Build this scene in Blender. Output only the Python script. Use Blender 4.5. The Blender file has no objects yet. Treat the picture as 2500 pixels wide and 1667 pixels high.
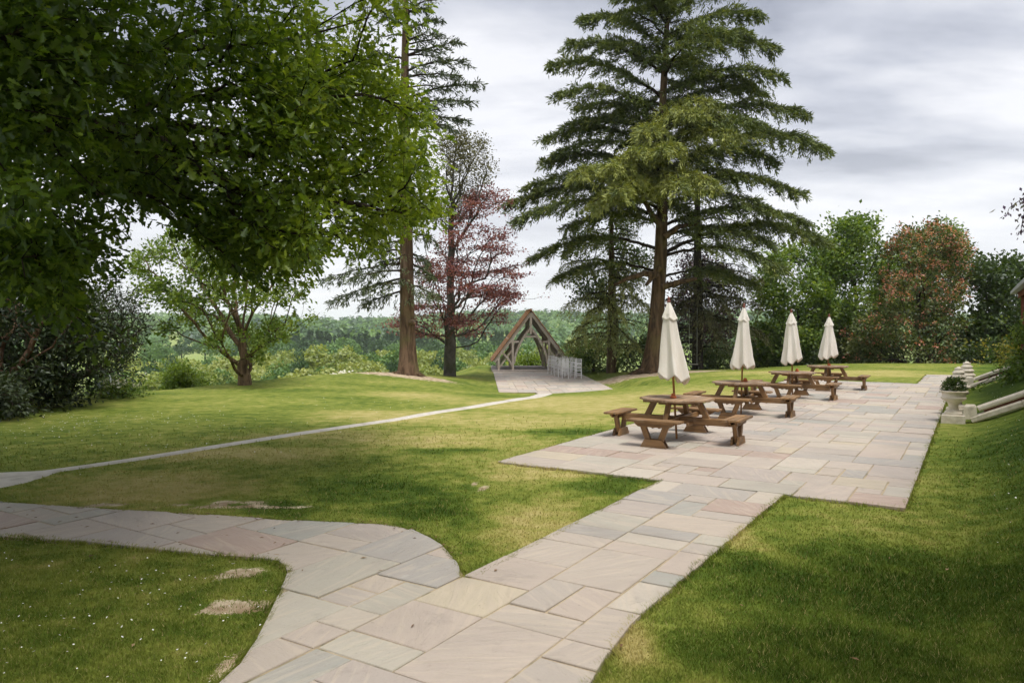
import bpy, bmesh, math, random
import numpy as np
from mathutils import Vector, Matrix, Euler

# ------------------------------------------------------------------ camera, sky, sun, exposure
random.seed(7)
SC = bpy.context.scene
COL = SC.collection
F, CX, CY, HC = 1800.0, 1250.0, 833.5, 2.0          # focal length and centre in photo pixels, eye height in metres
PITCH = math.radians(1.098)
cam_d = bpy.data.cameras.new('camera'); cam_d.sensor_width = 36.0; cam_d.lens = 36.0 * F / 2500.0
cam_d.clip_start = 0.05; cam_d.clip_end = 9000.0
cam = bpy.data.objects.new('camera', cam_d); COL.objects.link(cam)
cam.location = (0, 0, HC); cam.rotation_euler = (math.pi / 2 - PITCH, 0, 0)
SC.camera = cam
SC.view_settings.view_transform = 'Standard'; SC.view_settings.look = 'None'
SC.view_settings.exposure = 0.40; SC.view_settings.gamma = 1.0; SC.view_settings.use_curve_mapping = False
SC.cycles.use_denoising = True; SC.cycles.use_adaptive_sampling = True; SC.cycles.adaptive_threshold = 0.03; SC.cycles.adaptive_min_samples = 16
SC.cycles.max_bounces = 4; SC.cycles.diffuse_bounces = 3; SC.cycles.transmission_bounces = 3; SC.cycles.glossy_bounces = 1
SC.cycles.transparent_max_bounces = 8; SC.cycles.volume_bounces = 1
SC.cycles.sample_clamp_indirect = 6.0

SUN_ELEV = math.radians(68); SUN_FROM = Vector((0.45, -0.75, 0)).normalized()
sd = (SUN_FROM * math.cos(SUN_ELEV) + Vector((0, 0, math.sin(SUN_ELEV))))
sun_d = bpy.data.lights.new('sun', 'SUN'); sun_d.energy = 2.8; sun_d.angle = math.radians(22); sun_d.color = (1.0, 0.95, 0.87)
sun = bpy.data.objects.new('sun', sun_d); COL.objects.link(sun)
sun.rotation_euler = (-sd).to_track_quat('-Z', 'Y').to_euler(); sun.location = (20, -20, 40)

def nd(nt, t, ins=None, **attrs):
    n = nt.nodes.new(t)
    for k, v in attrs.items(): setattr(n, k, v)
    for k, v in (ins or {}).items():
        if isinstance(v, bpy.types.NodeSocket): nt.links.new(v, n.inputs[k])
        else: n.inputs[k].default_value = v
    return n
def math_n(nt, op, a, b=None, clamp=False):
    n = nd(nt, 'ShaderNodeMath', operation=op, use_clamp=clamp)
    for i, v in enumerate((a, b)):
        if v is None: continue
        if isinstance(v, bpy.types.NodeSocket): nt.links.new(v, n.inputs[i])
        else: n.inputs[i].default_value = v
    return n.outputs[0]
def mixc(nt, f, a, b, blend='MIX'):
    n = nt.nodes.new('ShaderNodeMix'); n.data_type = 'RGBA'; n.blend_type = blend
    for i, v in ((0, f), (6, a), (7, b)):
        if isinstance(v, bpy.types.NodeSocket): nt.links.new(v, n.inputs[i])
        else: n.inputs[i].default_value = v if i == 0 else (tuple(v) + (1,))[:4]
    return n.outputs[2]
def maprange(nt, v, a, b, c=0.0, d=1.0, smooth=True):
    n = nd(nt, 'ShaderNodeMapRange', {0: v, 1: a, 2: b, 3: c, 4: d}, interpolation_type='SMOOTHSTEP' if smooth else 'LINEAR')
    return n.outputs[0]
def noise(nt, vec, scale, detail=3.0, rough=0.55, dist=0.0):
    return nd(nt, 'ShaderNodeTexNoise', {'Vector': vec, 'Scale': scale, 'Detail': detail, 'Roughness': rough, 'Distortion': dist}).outputs[0]
def vmap(nt, vec, scale=(1, 1, 1), loc=(0, 0, 0), rot=(0, 0, 0)):
    return nd(nt, 'ShaderNodeMapping', {'Vector': vec, 'Location': loc, 'Rotation': rot, 'Scale': scale}).outputs[0]

world = bpy.data.worlds.new('World'); SC.world = world; world.use_nodes = True
world.cycles.sampling_method = 'NONE'
nt = world.node_tree; nt.nodes.clear()
w_out = nd(nt, 'ShaderNodeOutputWorld'); w_bg = nd(nt, 'ShaderNodeBackground', {'Strength': 0.1})
nt.links.new(w_bg.outputs[0], w_out.inputs[0])
sky = nd(nt, 'ShaderNodeTexSky', sky_type='NISHITA', sun_disc=False, sun_elevation=SUN_ELEV,
         sun_rotation=math.atan2(SUN_FROM.x, SUN_FROM.y), altitude=100.0, air_density=1.0, dust_density=2.0)
w_tc = nd(nt, 'ShaderNodeTexCoord'); w_sep = nd(nt, 'ShaderNodeSeparateXYZ', {0: w_tc.outputs['Generated']})
zc = math_n(nt, 'ADD', math_n(nt, 'MAXIMUM', w_sep.outputs[2], 0.0), 0.16)      # cloud layer seen in perspective
w_vec = nd(nt, 'ShaderNodeCombineXYZ', {0: math_n(nt, 'DIVIDE', w_sep.outputs[0], zc), 1: math_n(nt, 'DIVIDE', w_sep.outputs[1], zc), 2: 3.7}).outputs[0]
c1 = noise(nt, vmap(nt, w_vec, (0.55, 0.95, 1), (3.1, 0.4, 0), (0, 0, 0.35)), 1.0, 7.0, 0.52, 0.35)
c2 = noise(nt, vmap(nt, w_vec, (1.7, 3.4, 1), (1.3, 8.2, 0), (0, 0, 0.35)), 1.0, 6.0, 0.55, 0.2)
cl = math_n(nt, 'ADD', math_n(nt, 'MULTIPLY', c1, 0.70), math_n(nt, 'MULTIPLY', c2, 0.30))
cr = nd(nt, 'ShaderNodeValToRGB', {0: cl})
e = cr.color_ramp.elements
e[0].position = 0.39; e[0].color = (2.95, 3.15, 3.8, 1)
e[1].position = 0.59; e[1].color = (7.7, 7.75, 8.1, 1)
m = e.new(0.48); m.color = (5.0, 5.2, 5.85, 1)
hz = maprange(nt, w_sep.outputs[2], 0.0, 0.30, 1.0, 0.0)                          # thicker bright air low down
cloud_col = mixc(nt, math_n(nt, 'MULTIPLY', hz, 0.85), cr.outputs[0], (8.3, 8.35, 8.6))
w_col = mixc(nt, 0.93, sky.outputs[0], cloud_col)
nt.links.new(w_col, w_bg.inputs['Color'])

# ------------------------------------------------------------------ geometry of the view: photo pixels (2352 wide) to places
K = 2500.0 / 2352.0
cP, sP = math.cos(PITCH), math.sin(PITCH)
def ray(xd, yd):
    dx = (xd * K - CX) / F; dz = -(yd * K - CY) / F
    return np.array([dx, cP + dz * sP, -sP + dz * cP])
def P(xd, yd, d):
    r = ray(xd, yd); return np.array([0, 0, HC]) + r * (d / r[1])
def G(xd, yd, z=0.0):
    r = ray(xd, yd); t = (z - HC) / r[2]; return np.array([r[0] * t, r[1] * t])
def to_px(p):
    p = np.asarray(p); q = p - np.array([0, 0, HC])
    dep = q[..., 1] * cP - q[..., 2] * sP; up = q[..., 1] * sP + q[..., 2] * cP
    return np.stack([(CX + F * q[..., 0] / dep) / K, (CY - F * up / dep) / K], -1)
U1 = np.array([0.531, 0.847]); U1 /= np.linalg.norm(U1)      # along the patio
NN = np.array([U1[1], -U1[0]])                               # across it, towards the bank
def MN(m_, n_): return U1 * m_ + NN * n_
PAT_M0, PAT_M1, PAT_N0, PAT_N1 = 9.08, 29.5, -5.95, -0.614
PATH_N0, PATH_N1 = -3.435, -1.887
EXT_N0, EXT_M1 = -1.70, 35.5

def in_poly(pts, poly):
    x, y = pts[:, 0], pts[:, 1]; poly = np.asarray(poly); c = np.zeros(len(pts), bool); j = len(poly) - 1
    for i in range(len(poly)):
        xi, yi = poly[i]; xj, yj = poly[j]
        if yi != yj:
            c ^= ((yi > y) != (yj > y)) & (x < (xj - xi) * (y - yi) / (yj - yi) + xi)
        j = i
    return c
def dist_poly(pts, poly):
    poly = np.asarray(poly); d = np.full(len(pts), 1e9)
    for i in range(len(poly)):
        a = poly[i]; b = poly[(i + 1) % len(poly)]; ab = b - a
        t = np.clip(((pts - a) @ ab) / max(ab @ ab, 1e-9), 0, 1)
        d = np.minimum(d, np.hypot(*(pts - (a + t[:, None] * ab)).T))
    return d
def sst(x, a, b):
    t = np.clip((x - a) / (b - a), 0, 1); return t * t * (3 - 2 * t)

PATIO_POLY = np.array([MN(PAT_M0, PAT_N0), MN(PAT_M0, PAT_N1), MN(EXT_M1, PAT_N1), MN(EXT_M1, EXT_N0), MN(PAT_M1, EXT_N0), MN(PAT_M1, PAT_N0)])
PATH_PX = [(1070, 1333), (1058, 1305), (1040, 1280), (1020, 1258), (990, 1240), (950, 1221), (910, 1211), (870, 1206), (790, 1203), (650, 1197),
           (520, 1188), (400, 1180), (200, 1169), (0, 1155), (-160, 1147), (-420, 1140), (-520, 1225), (-160, 1226), (0, 1235), (200, 1249), (450, 1275), (560, 1283), (610, 1286), (638, 1292),
           (652, 1303), (657, 1320), (648, 1345), (620, 1405), (585, 1475), (550, 1530), (508, 1568), (380, 1690), (250, 1900), (1150, 1900), (1280, 1690), (1365, 1568), (1400, 1510), (1452, 1440), (1466, 1425)]
PATH_POLY = np.array([MN(PAT_M0 - 0.004, PATH_N0)] + [G(*p) for p in PATH_PX] + [MN(PAT_M0 - 0.004, PATH_N1)])
TER_ROT = 0.042                                            # the pavilion and its terrace turn a little to the left
TER_C = np.array([1.26, 50.0]); TER_Z = -1.0
TX = np.array([math.cos(TER_ROT), math.sin(TER_ROT)]); TY = np.array([-math.sin(TER_ROT), math.cos(TER_ROT)])
def TP(x, y): return TER_C + TX * x + TY * y
TERRACE_POLY = np.array([TP(-2.55, 5.6), TP(-2.55, -16.2), TP(-0.9, -16.2), TP(-0.55, -19.5), TP(3.0, -19.5), TP(3.0, 5.6)])

PLATEAU = np.array([(-60, -40), (-40, 14), (-22, 19), (-15.0, 20.5), (-12.9, 23.5), (-10.8, 28.6), (-5.6, 37.0), (-2.2, 46), (-2.4, 57), (5.5, 57.5), (6.5, 47), (9, 45.0), (12.5, 43.5),
                    (18, 43), (23, 43), (28, 43), (50, 46), (80, 30), (80, -40)])
CTRL = [(-13.2, 20, -.04), (-12.3, 24, -.17), (-10.2, 28, -.21), (-5.1, 36, -.24), (-1.5, 46, -.95), (.4, 26.3, -.50), (1.0, 30, -.68), (3.9, 30, -.50),
        (-.3, 34, -1.0), (3.2, 37, -1.0), (-1.2, 42, -.96), (3.6, 46, -1.0), (2, 54, -1.0), (8.2, 42, -.54), (5.2, 30, -.32), (8.5, 34, -.12), (6.4, 38, -.62), (14, 42, -.40), (18.1, 42, -.10),
        (22.2, 42, -.08), (26.8, 42, -.08), (20, 36, -.05), (12, 34, -.06), (-6, 30, -.22), (-4, 24, -.2), (-8, 20, -.04), (0, 20, -.12), (4, 24, -.12)]
CTRL += [(x, y, 0.0) for x in (-20, -12, -6, 0, 6, 12) for y in (-10, -3, 3, 8, 13) if y < 13 or x < 9]
CTRL += [(5, 18, 0), (8, 24, 0), (-4, 15.5, 0), (0, 15, 0), (9.3, 28, 0), (14.2, 25.9, 0), (17.5, 31, 0), (20, 24, 0), (14, 16, 0), (26, 30, 0), (-18, 18, 0), (-30, 14, 0), (-30, 0, 0), (40, 20, 0), (40, 40, 0), (40, 0, 0)]
CTRL = np.array(CTRL)
def _tps(r2): return np.where(r2 > 1e-9, r2 * np.log(r2 + 1e-12) * .5, 0)
def _fit():
    c = CTRL; n = len(c); d2 = ((c[:, None, :2] - c[None, :, :2]) ** 2).sum(-1)
    A = np.zeros((n + 3, n + 3)); A[:n, :n] = _tps(d2) + np.eye(n) * 4.0
    A[:n, n] = 1; A[:n, n + 1:] = c[:, :2]; A[n, :n] = 1; A[n + 1:, :n] = c[:, :2].T
    return np.linalg.solve(A, np.concatenate([c[:, 2], np.zeros(3)]))
TPSW = _fit()
_rs = np.random.RandomState(3)
_WV = [(_rs.uniform(-1, 1, 2), _rs.uniform(0, 6.28)) for _ in range(10)]
def wav(x, y, L):
    s = 0
    for i, (k, p) in enumerate(_WV): s = s + np.sin((k[0] * x + k[1] * y) * 2 * math.pi / (L * (0.5 + 0.13 * i)) + p)
    return s / 5.0
def H(x, y):
    x = np.atleast_1d(np.asarray(x, float)); y = np.atleast_1d(np.asarray(y, float)); pts = np.stack([x, y], -1)
    z = np.zeros(len(x)); cl_ = np.stack([np.clip(x, -40, 45), np.clip(y, -12, 58)], -1)
    n = len(CTRL)
    for s in range(0, len(x), 20000):
        q = cl_[s:s + 20000]; d2 = ((q[:, None] - CTRL[None, :, :2]) ** 2).sum(-1)
        z[s:s + 20000] = _tps(d2) @ TPSW[:n] + TPSW[n] + q @ TPSW[n + 1:]
    z = np.clip(z, -1.2, 0.12)
    dp = np.where(in_poly(pts, PATIO_POLY), 0, dist_poly(pts, PATIO_POLY)); z *= sst(dp, 0.4, 4.0)
    dq = np.where(in_poly(pts, PATH_POLY), 0, dist_poly(pts, PATH_POLY)); z *= sst(dq, 0.4, 3.0)
    soft = sst(np.minimum(dp, dq), 0.1, 2.0); z += wav(x, y, 3.5) * 0.012 * soft + wav(x, y, 11.0) * 0.02 * soft
    dt = np.where(in_poly(pts, TERRACE_POLY), 0, dist_poly(pts, TERRACE_POLY)); w = 1 - sst(dt, 0.15, 1.6); z = z * (1 - w) + TER_Z * w
    mm = pts @ U1; nn = pts @ NN                              # the grass bank beside the patio
    t = nn - PAT_N1 - 0.30; zb = 0.48 * np.where(t > .8, t - .4, np.where(t > 0, t * t / 1.6, 0)); zb = np.minimum(zb, 2.2 + 0.0 * zb)
    z += zb * (1 - sst(mm, 34.5, 41)) * sst(t, 0, .01)
    inside = in_poly(pts, PLATEAU); dd = np.where(inside, 0, dist_poly(pts, PLATEAU))
    z -= 11.0 * (1 - np.exp(-np.maximum(dd - 0.2, 0) / 34.0)) * (dd > 0)
    far = np.hypot(x, y); az = x / np.maximum(y, 1)
    hillh = 21.0 + 4.0 * np.sin(az * 7 + .6) + 3.0 * np.sin(az * 17 + 2)
    z += sst(far, 380, 980) * hillh + sst(far, 60, 300) * wav(x, y, 160.0) * 0.7 - sst(far, 150, 300) * 1.5
    z -= sst(far, 1300, 2600) * 30
    return z
def H1(x, y): return float(H(x, y)[0])

# ------------------------------------------------------------------ small builders
def link(o, parent=None):
    COL.objects.link(o)
    if parent is not None: o.parent = parent
    return o
def tag(o, label=None, cat=None, group=None, kind=None):
    for k, v in (('label', label), ('category', cat), ('group', group), ('kind', kind)):
        if v is not None: o[k] = v
    return o
def empty(name, loc, rz=0.0):
    o = bpy.data.objects.new(name, None); o.empty_display_size = .2; link(o); o.location = loc; o.rotation_euler = (0, 0, rz); return o
def copy_tree(o, parent=None):
    c = o.copy(); link(c, parent)
    for ch in o.children: copy_tree(ch, c)
    return c
def mesh_np(name, V, polys, mat=None, tint=None, smooth=False):
    """polys: list of (M,k) index arrays; tint: list of (M,) floats"""
    me = bpy.data.meshes.new(name); V = np.asarray(V, np.float32)
    me.vertices.add(len(V)); me.vertices.foreach_set('co', V.ravel())
    polys = [np.asarray(p, np.int32) for p in polys if len(p)]
    nl = sum(p.size for p in polys); npoly = sum(len(p) for p in polys)
    me.loops.add(nl); me.loops.foreach_set('vertex_index', np.concatenate([p.ravel() for p in polys]))
    st = []; o = 0
    for p in polys:
        st.append(o + np.arange(len(p)) * p.shape[1]); o += p.size
    me.polygons.add(npoly); me.polygons.foreach_set('loop_start', np.concatenate(st).astype(np.int32))
    if smooth: me.polygons.foreach_set('use_smooth', np.ones(npoly, bool))
    me.update(calc_edges=True)
    if tint is not None:
        a = me.attributes.new('tint', 'FLOAT', 'FACE'); a.data.foreach_set('value', np.concatenate([np.asarray(t, np.float32).ravel() for t in tint]))
    if mat: me.materials.append(mat)
    return me
def ob(name, me, parent=None, loc=None):
    o = bpy.data.objects.new(name, me); link(o, parent)
    if loc is not None: o.location = loc
    return o
def pyd(name, V, Fs, mat, smooth=False):
    me = bpy.data.meshes.new(name); me.from_pydata([tuple(v) for v in V], [], [tuple(f) for f in Fs]); me.update()
    if mat: me.materials.append(mat)
    if smooth: me.polygons.foreach_set('use_smooth', [True] * len(me.polygons))
    return me
_beam_cache = {}
def beam_mesh(L, w, h, mat, bev=0.006):
    key = (round(L, 3), round(w, 3), round(h, 3), mat.name, bev)
    if key not in _beam_cache:
        x, y, z = L / 2, w / 2, h / 2; b = min(bev, w * .3, h * .3); V = []; 
        for sx, xx in ((-1, x), (1, x)):
            for (yy, zz) in ((-y + b, -z), (y - b, -z), (y, -z + b), (y, z - b), (y - b, z), (-y + b, z), (-y, z - b), (-y, -z + b)):
                V.append((sx * xx, yy, zz))
        Fs = [tuple(reversed(range(8))), tuple(range(8, 16))] + [(i, (i + 1) % 8, 8 + (i + 1) % 8, 8 + i) for i in range(8)]
        _beam_cache[key] = pyd('beam', V, Fs, mat)
    return _beam_cache[key]
def beam(name, p0, p1, w, h, mat, parent=None, up=(0, 0, 1), bev=0.006):
    """a timber from p0 to p1: w is its width sideways, h its depth along up"""
    p0 = Vector(p0); p1 = Vector(p1); d = p1 - p0; L = d.length; X = d / L
    Z = Vector(up) - X * Vector(up).dot(X); Z.normalize(); Y = Z.cross(X)
    o = bpy.data.objects.new(name, beam_mesh(L, w, h, mat, bev)); link(o, parent)
    M4 = Matrix((X, Y, Z)).transposed().to_4x4(); M4.translation = (p0 + p1) / 2; o.matrix_local = M4
    return o
def prism(name, poly, z0, z1, mat, parent=None, bev=0.004, base=None):
    """an upright board from a closed outline (counter-clockwise), with a small chamfer round its top"""
    poly = np.asarray(poly, float); n = len(poly); c = poly.mean(0); v = c - poly; l = np.hypot(*v.T)[:, None]
    ins = poly + v / np.maximum(l, 1e-6) * bev * 1.4
    V = [(*p, z0) for p in poly] + [(*p, z1 - bev) for p in poly] + [(*p, z1) for p in ins]
    Fs = [tuple(reversed(range(n))), tuple(range(2 * n, 3 * n))]
    for k in (0, n): Fs += [(k + i, k + (i + 1) % n, k + n + (i + 1) % n, k + n + i) for i in range(n)]
    return ob(name, pyd(name, V, Fs, mat), parent)
def lathe(profile, segs=24, mod=None):
    V = []; Fs = []; n = len(profile)
    for i, (r, z) in enumerate(profile):
        for j in range(segs):
            a = 2 * math.pi * j / segs; rr = r * (mod(a, z) if mod else 1); V.append((rr * math.cos(a), rr * math.sin(a), z))
    for i in range(n - 1):
        for j in range(segs): Fs.append((i * segs + j, i * segs + (j + 1) % segs, (i + 1) * segs + (j + 1) % segs, (i + 1) * segs + j))
    Fs.append(tuple(reversed(range(segs)))); Fs.append(tuple((n - 1) * segs + j for j in range(segs)))
    return V, Fs
def tube(path, radii, sides=8, cap=True):
    """numpy tube along a polyline -> V, quads"""
    p = np.asarray(path, float); n = len(p); r = np.broadcast_to(np.asarray(radii, float), (n,))
    t = np.gradient(p, axis=0); t /= np.linalg.norm(t, axis=1, keepdims=True) + 1e-9
    a = np.array([0, 0, 1.0]) if abs(t[0, 2]) < .9 else np.array([1.0, 0, 0])
    u = np.cross(t, a); u /= np.linalg.norm(u, axis=1, keepdims=True) + 1e-9; v = np.cross(t, u)
    th = np.arange(sides) * 2 * math.pi / sides
    V = p[:, None] + r[:, None, None] * (np.cos(th)[None, :, None] * u[:, None] + np.sin(th)[None, :, None] * v[:, None])
    i = np.arange(n - 1)[:, None] * sides; j = np.arange(sides)[None]; k = (np.arange(sides) + 1) % sides
    Q = np.stack([i + j, i + k[None], i + sides + k[None], i + sides + j], -1).reshape(-1, 4)
    return V.reshape(-1, 3), Q
class Acc:
    """collects numpy pieces of one mesh"""
    def __init__(s): s.V = []; s.P = {}; s.T = {}; s.n = 0
    def add(s, V, Q, tint=0.5):
        V = np.asarray(V); Q = np.asarray(Q); s.V.append(V); k = Q.shape[1]; s.P.setdefault(k, []).append(Q + s.n)
        s.T.setdefault(k, []).append(np.broadcast_to(np.asarray(tint, float), (len(Q),))); s.n += len(V)
    def mesh(s, name, mat, smooth=False):
        ks = list(s.P); return mesh_np(name, np.concatenate(s.V), [np.concatenate(s.P[k]) for k in ks], mat, [np.concatenate(s.T[k]) for k in ks], smooth)

# ------------------------------------------------------------------ materials
def new_mat(name):
    mt = bpy.data.materials.new(name); mt.use_nodes = True; t = mt.node_tree; b = t.nodes['Principled BSDF']; return mt, t, b
def bump(t, b, h, strength=.4, dist=.02):
    n = nd(t, 'ShaderNodeBump', {'Height': h, 'Strength': strength, 'Distance': dist}); t.links.new(n.outputs[0], b.inputs['Normal'])
def leaf_mat(name, a, b_, c=None, trans=.38, rough=.48, spec=.35, gain=1.0):
    mt = bpy.data.materials.new(name); mt.use_nodes = True; t = mt.node_tree; t.nodes.clear(); at = nd(t, 'ShaderNodeAttribute', attribute_name='tint').outputs['Fac']
    g = lambda q: (*[min(v * gain, .9) for v in q], 1)
    cr = nd(t, 'ShaderNodeValToRGB', {0: at}); el = cr.color_ramp.elements; el[0].color = g(a); el[1].color = g(c or b_)
    if c: el.new(.5).color = g(b_)
    col = cr.outputs[0]; tc = mixc(t, 1.0, col, (1.35, 1.25, .60), 'MULTIPLY')
    df = nd(t, 'ShaderNodeBsdfDiffuse', {'Color': col}); tr = nd(t, 'ShaderNodeBsdfTranslucent', {'Color': tc}); mx = nd(t, 'ShaderNodeMixShader', {0: trans, 1: df.outputs[0], 2: tr.outputs[0]})
    gl = nd(t, 'ShaderNodeBsdfGlossy', {'Color': (.9, .95, 1, 1), 'Roughness': rough}); m2 = nd(t, 'ShaderNodeMixShader', {0: .10 * spec, 1: mx.outputs[0], 2: gl.outputs[0]})
    o = nd(t, 'ShaderNodeOutputMaterial'); t.links.new(m2.outputs[0], o.inputs[0]); return mt
def bark_mat(name, a, b_, sc=6.0, stretch=.18, bs=.9, moss=None):
    mt, t, b = new_mat(name); pos = nd(t, 'ShaderNodeNewGeometry').outputs['Position']
    n1 = noise(t, vmap(t, pos, (sc, sc, sc * stretch)), 1.0, 6.0, .65, .6); n2 = noise(t, pos, .9, 3.0)
    col = mixc(t, maprange(t, n1, .36, .64), a, b_)
    if moss: col = mixc(t, maprange(t, n2, .5, .7, 0, .75), col, moss)
    tw = nd(t, 'ShaderNodeAttribute', attribute_name='tint').outputs['Fac']; col = mixc(t, maprange(t, tw, 0.0, .45), (a[0] * .55, a[1] * .6, a[2] * .62), col)
    t.links.new(col, b.inputs['Base Color']); b.inputs['Roughness'].default_value = .92; b.inputs['Specular IOR Level'].default_value = .15
    bump(t, b, n1, bs, .05); return mt
def wood_mat(name, dark, light, rough=.55, spec=.4, weather=None, fine=26.0):
    mt, t, b = new_mat(name); tc = nd(t, 'ShaderNodeTexCoord').outputs['Object']; rnd = nd(t, 'ShaderNodeObjectInfo').outputs['Random']
    off = nd(t, 'ShaderNodeVectorMath', {0: tc, 1: nd(t, 'ShaderNodeCombineXYZ', {0: math_n(t, 'MULTIPLY', rnd, 37.0), 1: math_n(t, 'MULTIPLY', rnd, 11.0), 2: 0.0}).outputs[0]}, operation='ADD').outputs[0]
    g = noise(t, vmap(t, off, (1.3, fine, fine)), 1.0, 5.0, .6, .5); g2 = noise(t, vmap(t, off, (.8, 3.5, 3.5)), 1.0, 3.0)
    f = math_n(t, 'ADD', math_n(t, 'MULTIPLY', g, .62), math_n(t, 'MULTIPLY', g2, .38)); f = math_n(t, 'ADD', f, math_n(t, 'MULTIPLY', math_n(t, 'SUBTRACT', rnd, .5), .16))
    col = mixc(t, maprange(t, f, .33, .66), dark, light)
    if weather: col = mixc(t, maprange(t, noise(t, off, 2.6, 4.0), .46, .72, 0, .8), col, weather)
    t.links.new(col, b.inputs['Base Color']); t.links.new(maprange(t, g, .3, .7, rough - .1, rough + .15), b.inputs['Roughness']); b.inputs['Specular IOR Level'].default_value = spec
    bump(t, b, g, .25, .004); return mt
def stone_mat(name, a, b_, stain, sc=9.0, st=(.52, .72)):
    mt, t, b = new_mat(name); pos = nd(t, 'ShaderNodeNewGeometry').outputs['Position']
    n1 = noise(t, pos, sc, 6.0, .65); n2 = noise(t, pos, sc * .32, 4.0, .6, .8); n3 = noise(t, pos, sc * 9, 2.0)
    col = mixc(t, maprange(t, n1, .3, .7), a, b_); col = mixc(t, maprange(t, n2, st[0], st[1], 0, .8), col, stain)
    t.links.new(col, b.inputs['Base Color']); b.inputs['Roughness'].default_value = .88; b.inputs['Specular IOR Level'].default_value = .2
    bump(t, b, math_n(t, 'ADD', n1, math_n(t, 'MULTIPLY', n3, .4)), .35, .012); return mt
def plain_mat(name, col, rough=.6, spec=.3, var=.12, sc=30.0, bs=.12):
    mt, t, b = new_mat(name); tc = nd(t, 'ShaderNodeTexCoord').outputs['Object']; n1 = noise(t, tc, sc, 4.0)
    lo = tuple(c * (1 - var) for c in col); hi = tuple(min(1, c * (1 + var)) for c in col)
    t.links.new(mixc(t, maprange(t, n1, .3, .7), lo, hi), b.inputs['Base Color']); b.inputs['Roughness'].default_value = rough; b.inputs['Specular IOR Level'].default_value = spec
    bump(t, b, n1, bs, .003); return mt

# places on the lawn (x, y, rx, ry, turn): worn earth, lush growth with shade painted in, dry growth
def E(xd, yd, rx, ry, z=0.0, turn=0.0):
    c = G(xd, yd, z); r = G(xd + rx, yd, z); u = G(xd, yd - ry, z); return (c[0], c[1], abs(r[0] - c[0]), abs(u[1] - c[1]), turn)
BARE = [E(520, 1396, 92, 24), E(560, 1312, 72, 15), E(528, 1527, 30, 30), E(1095, 1118, 20, 9), E(520, 1152, 50, 6), E(585, 1152, 24, 5), E(240, 1162, 90, 5), E(1530, 1437, 30, 6), E(540, 1162, 230, 5)]
BARE += [(-5.3, 35.4, 3.2, 1.9, 0), (8.0, 40.2, 4.6, 2.6, 0)]
LUSH_SHADE = [E(870, 1118, 190, 30), E(700, 1165, 130, 24), E(1060, 1042, 110, 8), E(1290, 992, 120, 6), E(1390, 1110, 90, 28), E(1010, 1170, 130, 40), E(1980, 1330, 420, 90), E(1900, 1500, 330, 90)]  # lush grass, with mid-lawn and bank shade painted into its colour
DRY = [E(1330, 915, 300, 30), E(800, 1000, 260, 22), E(330, 1115, 300, 40), E(1050, 1010, 260, 24), E(1180, 960, 260, 22), E(1250, 1200, 120, 60), E(1150, 1215, 150, 50), E(1250, 1075, 170, 35), E(1730, 1245, 70, 70), E(1480, 1490, 70, 60), E(1560, 900, 200, 20), E(1000, 955, 330, 20), E(1900, 855, 300, 12), E(560, 1045, 300, 16), E(980, 890, 150, 14)]
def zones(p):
    """per place: how dry (+) or lush and shade-dark (-) the grass is, and how worn"""
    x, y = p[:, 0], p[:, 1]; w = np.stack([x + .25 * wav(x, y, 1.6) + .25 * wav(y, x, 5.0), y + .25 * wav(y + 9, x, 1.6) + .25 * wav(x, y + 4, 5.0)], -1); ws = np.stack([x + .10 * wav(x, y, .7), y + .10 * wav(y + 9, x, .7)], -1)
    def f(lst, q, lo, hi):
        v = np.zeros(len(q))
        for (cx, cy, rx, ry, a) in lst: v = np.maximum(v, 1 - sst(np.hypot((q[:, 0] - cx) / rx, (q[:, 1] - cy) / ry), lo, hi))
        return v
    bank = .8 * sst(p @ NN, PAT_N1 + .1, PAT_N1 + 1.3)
    return f(DRY, w, .3, 1.3) - np.maximum(f(LUSH_SHADE, w, .5, 1.15), bank), f(BARE, ws, .5, 1.1)
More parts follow.
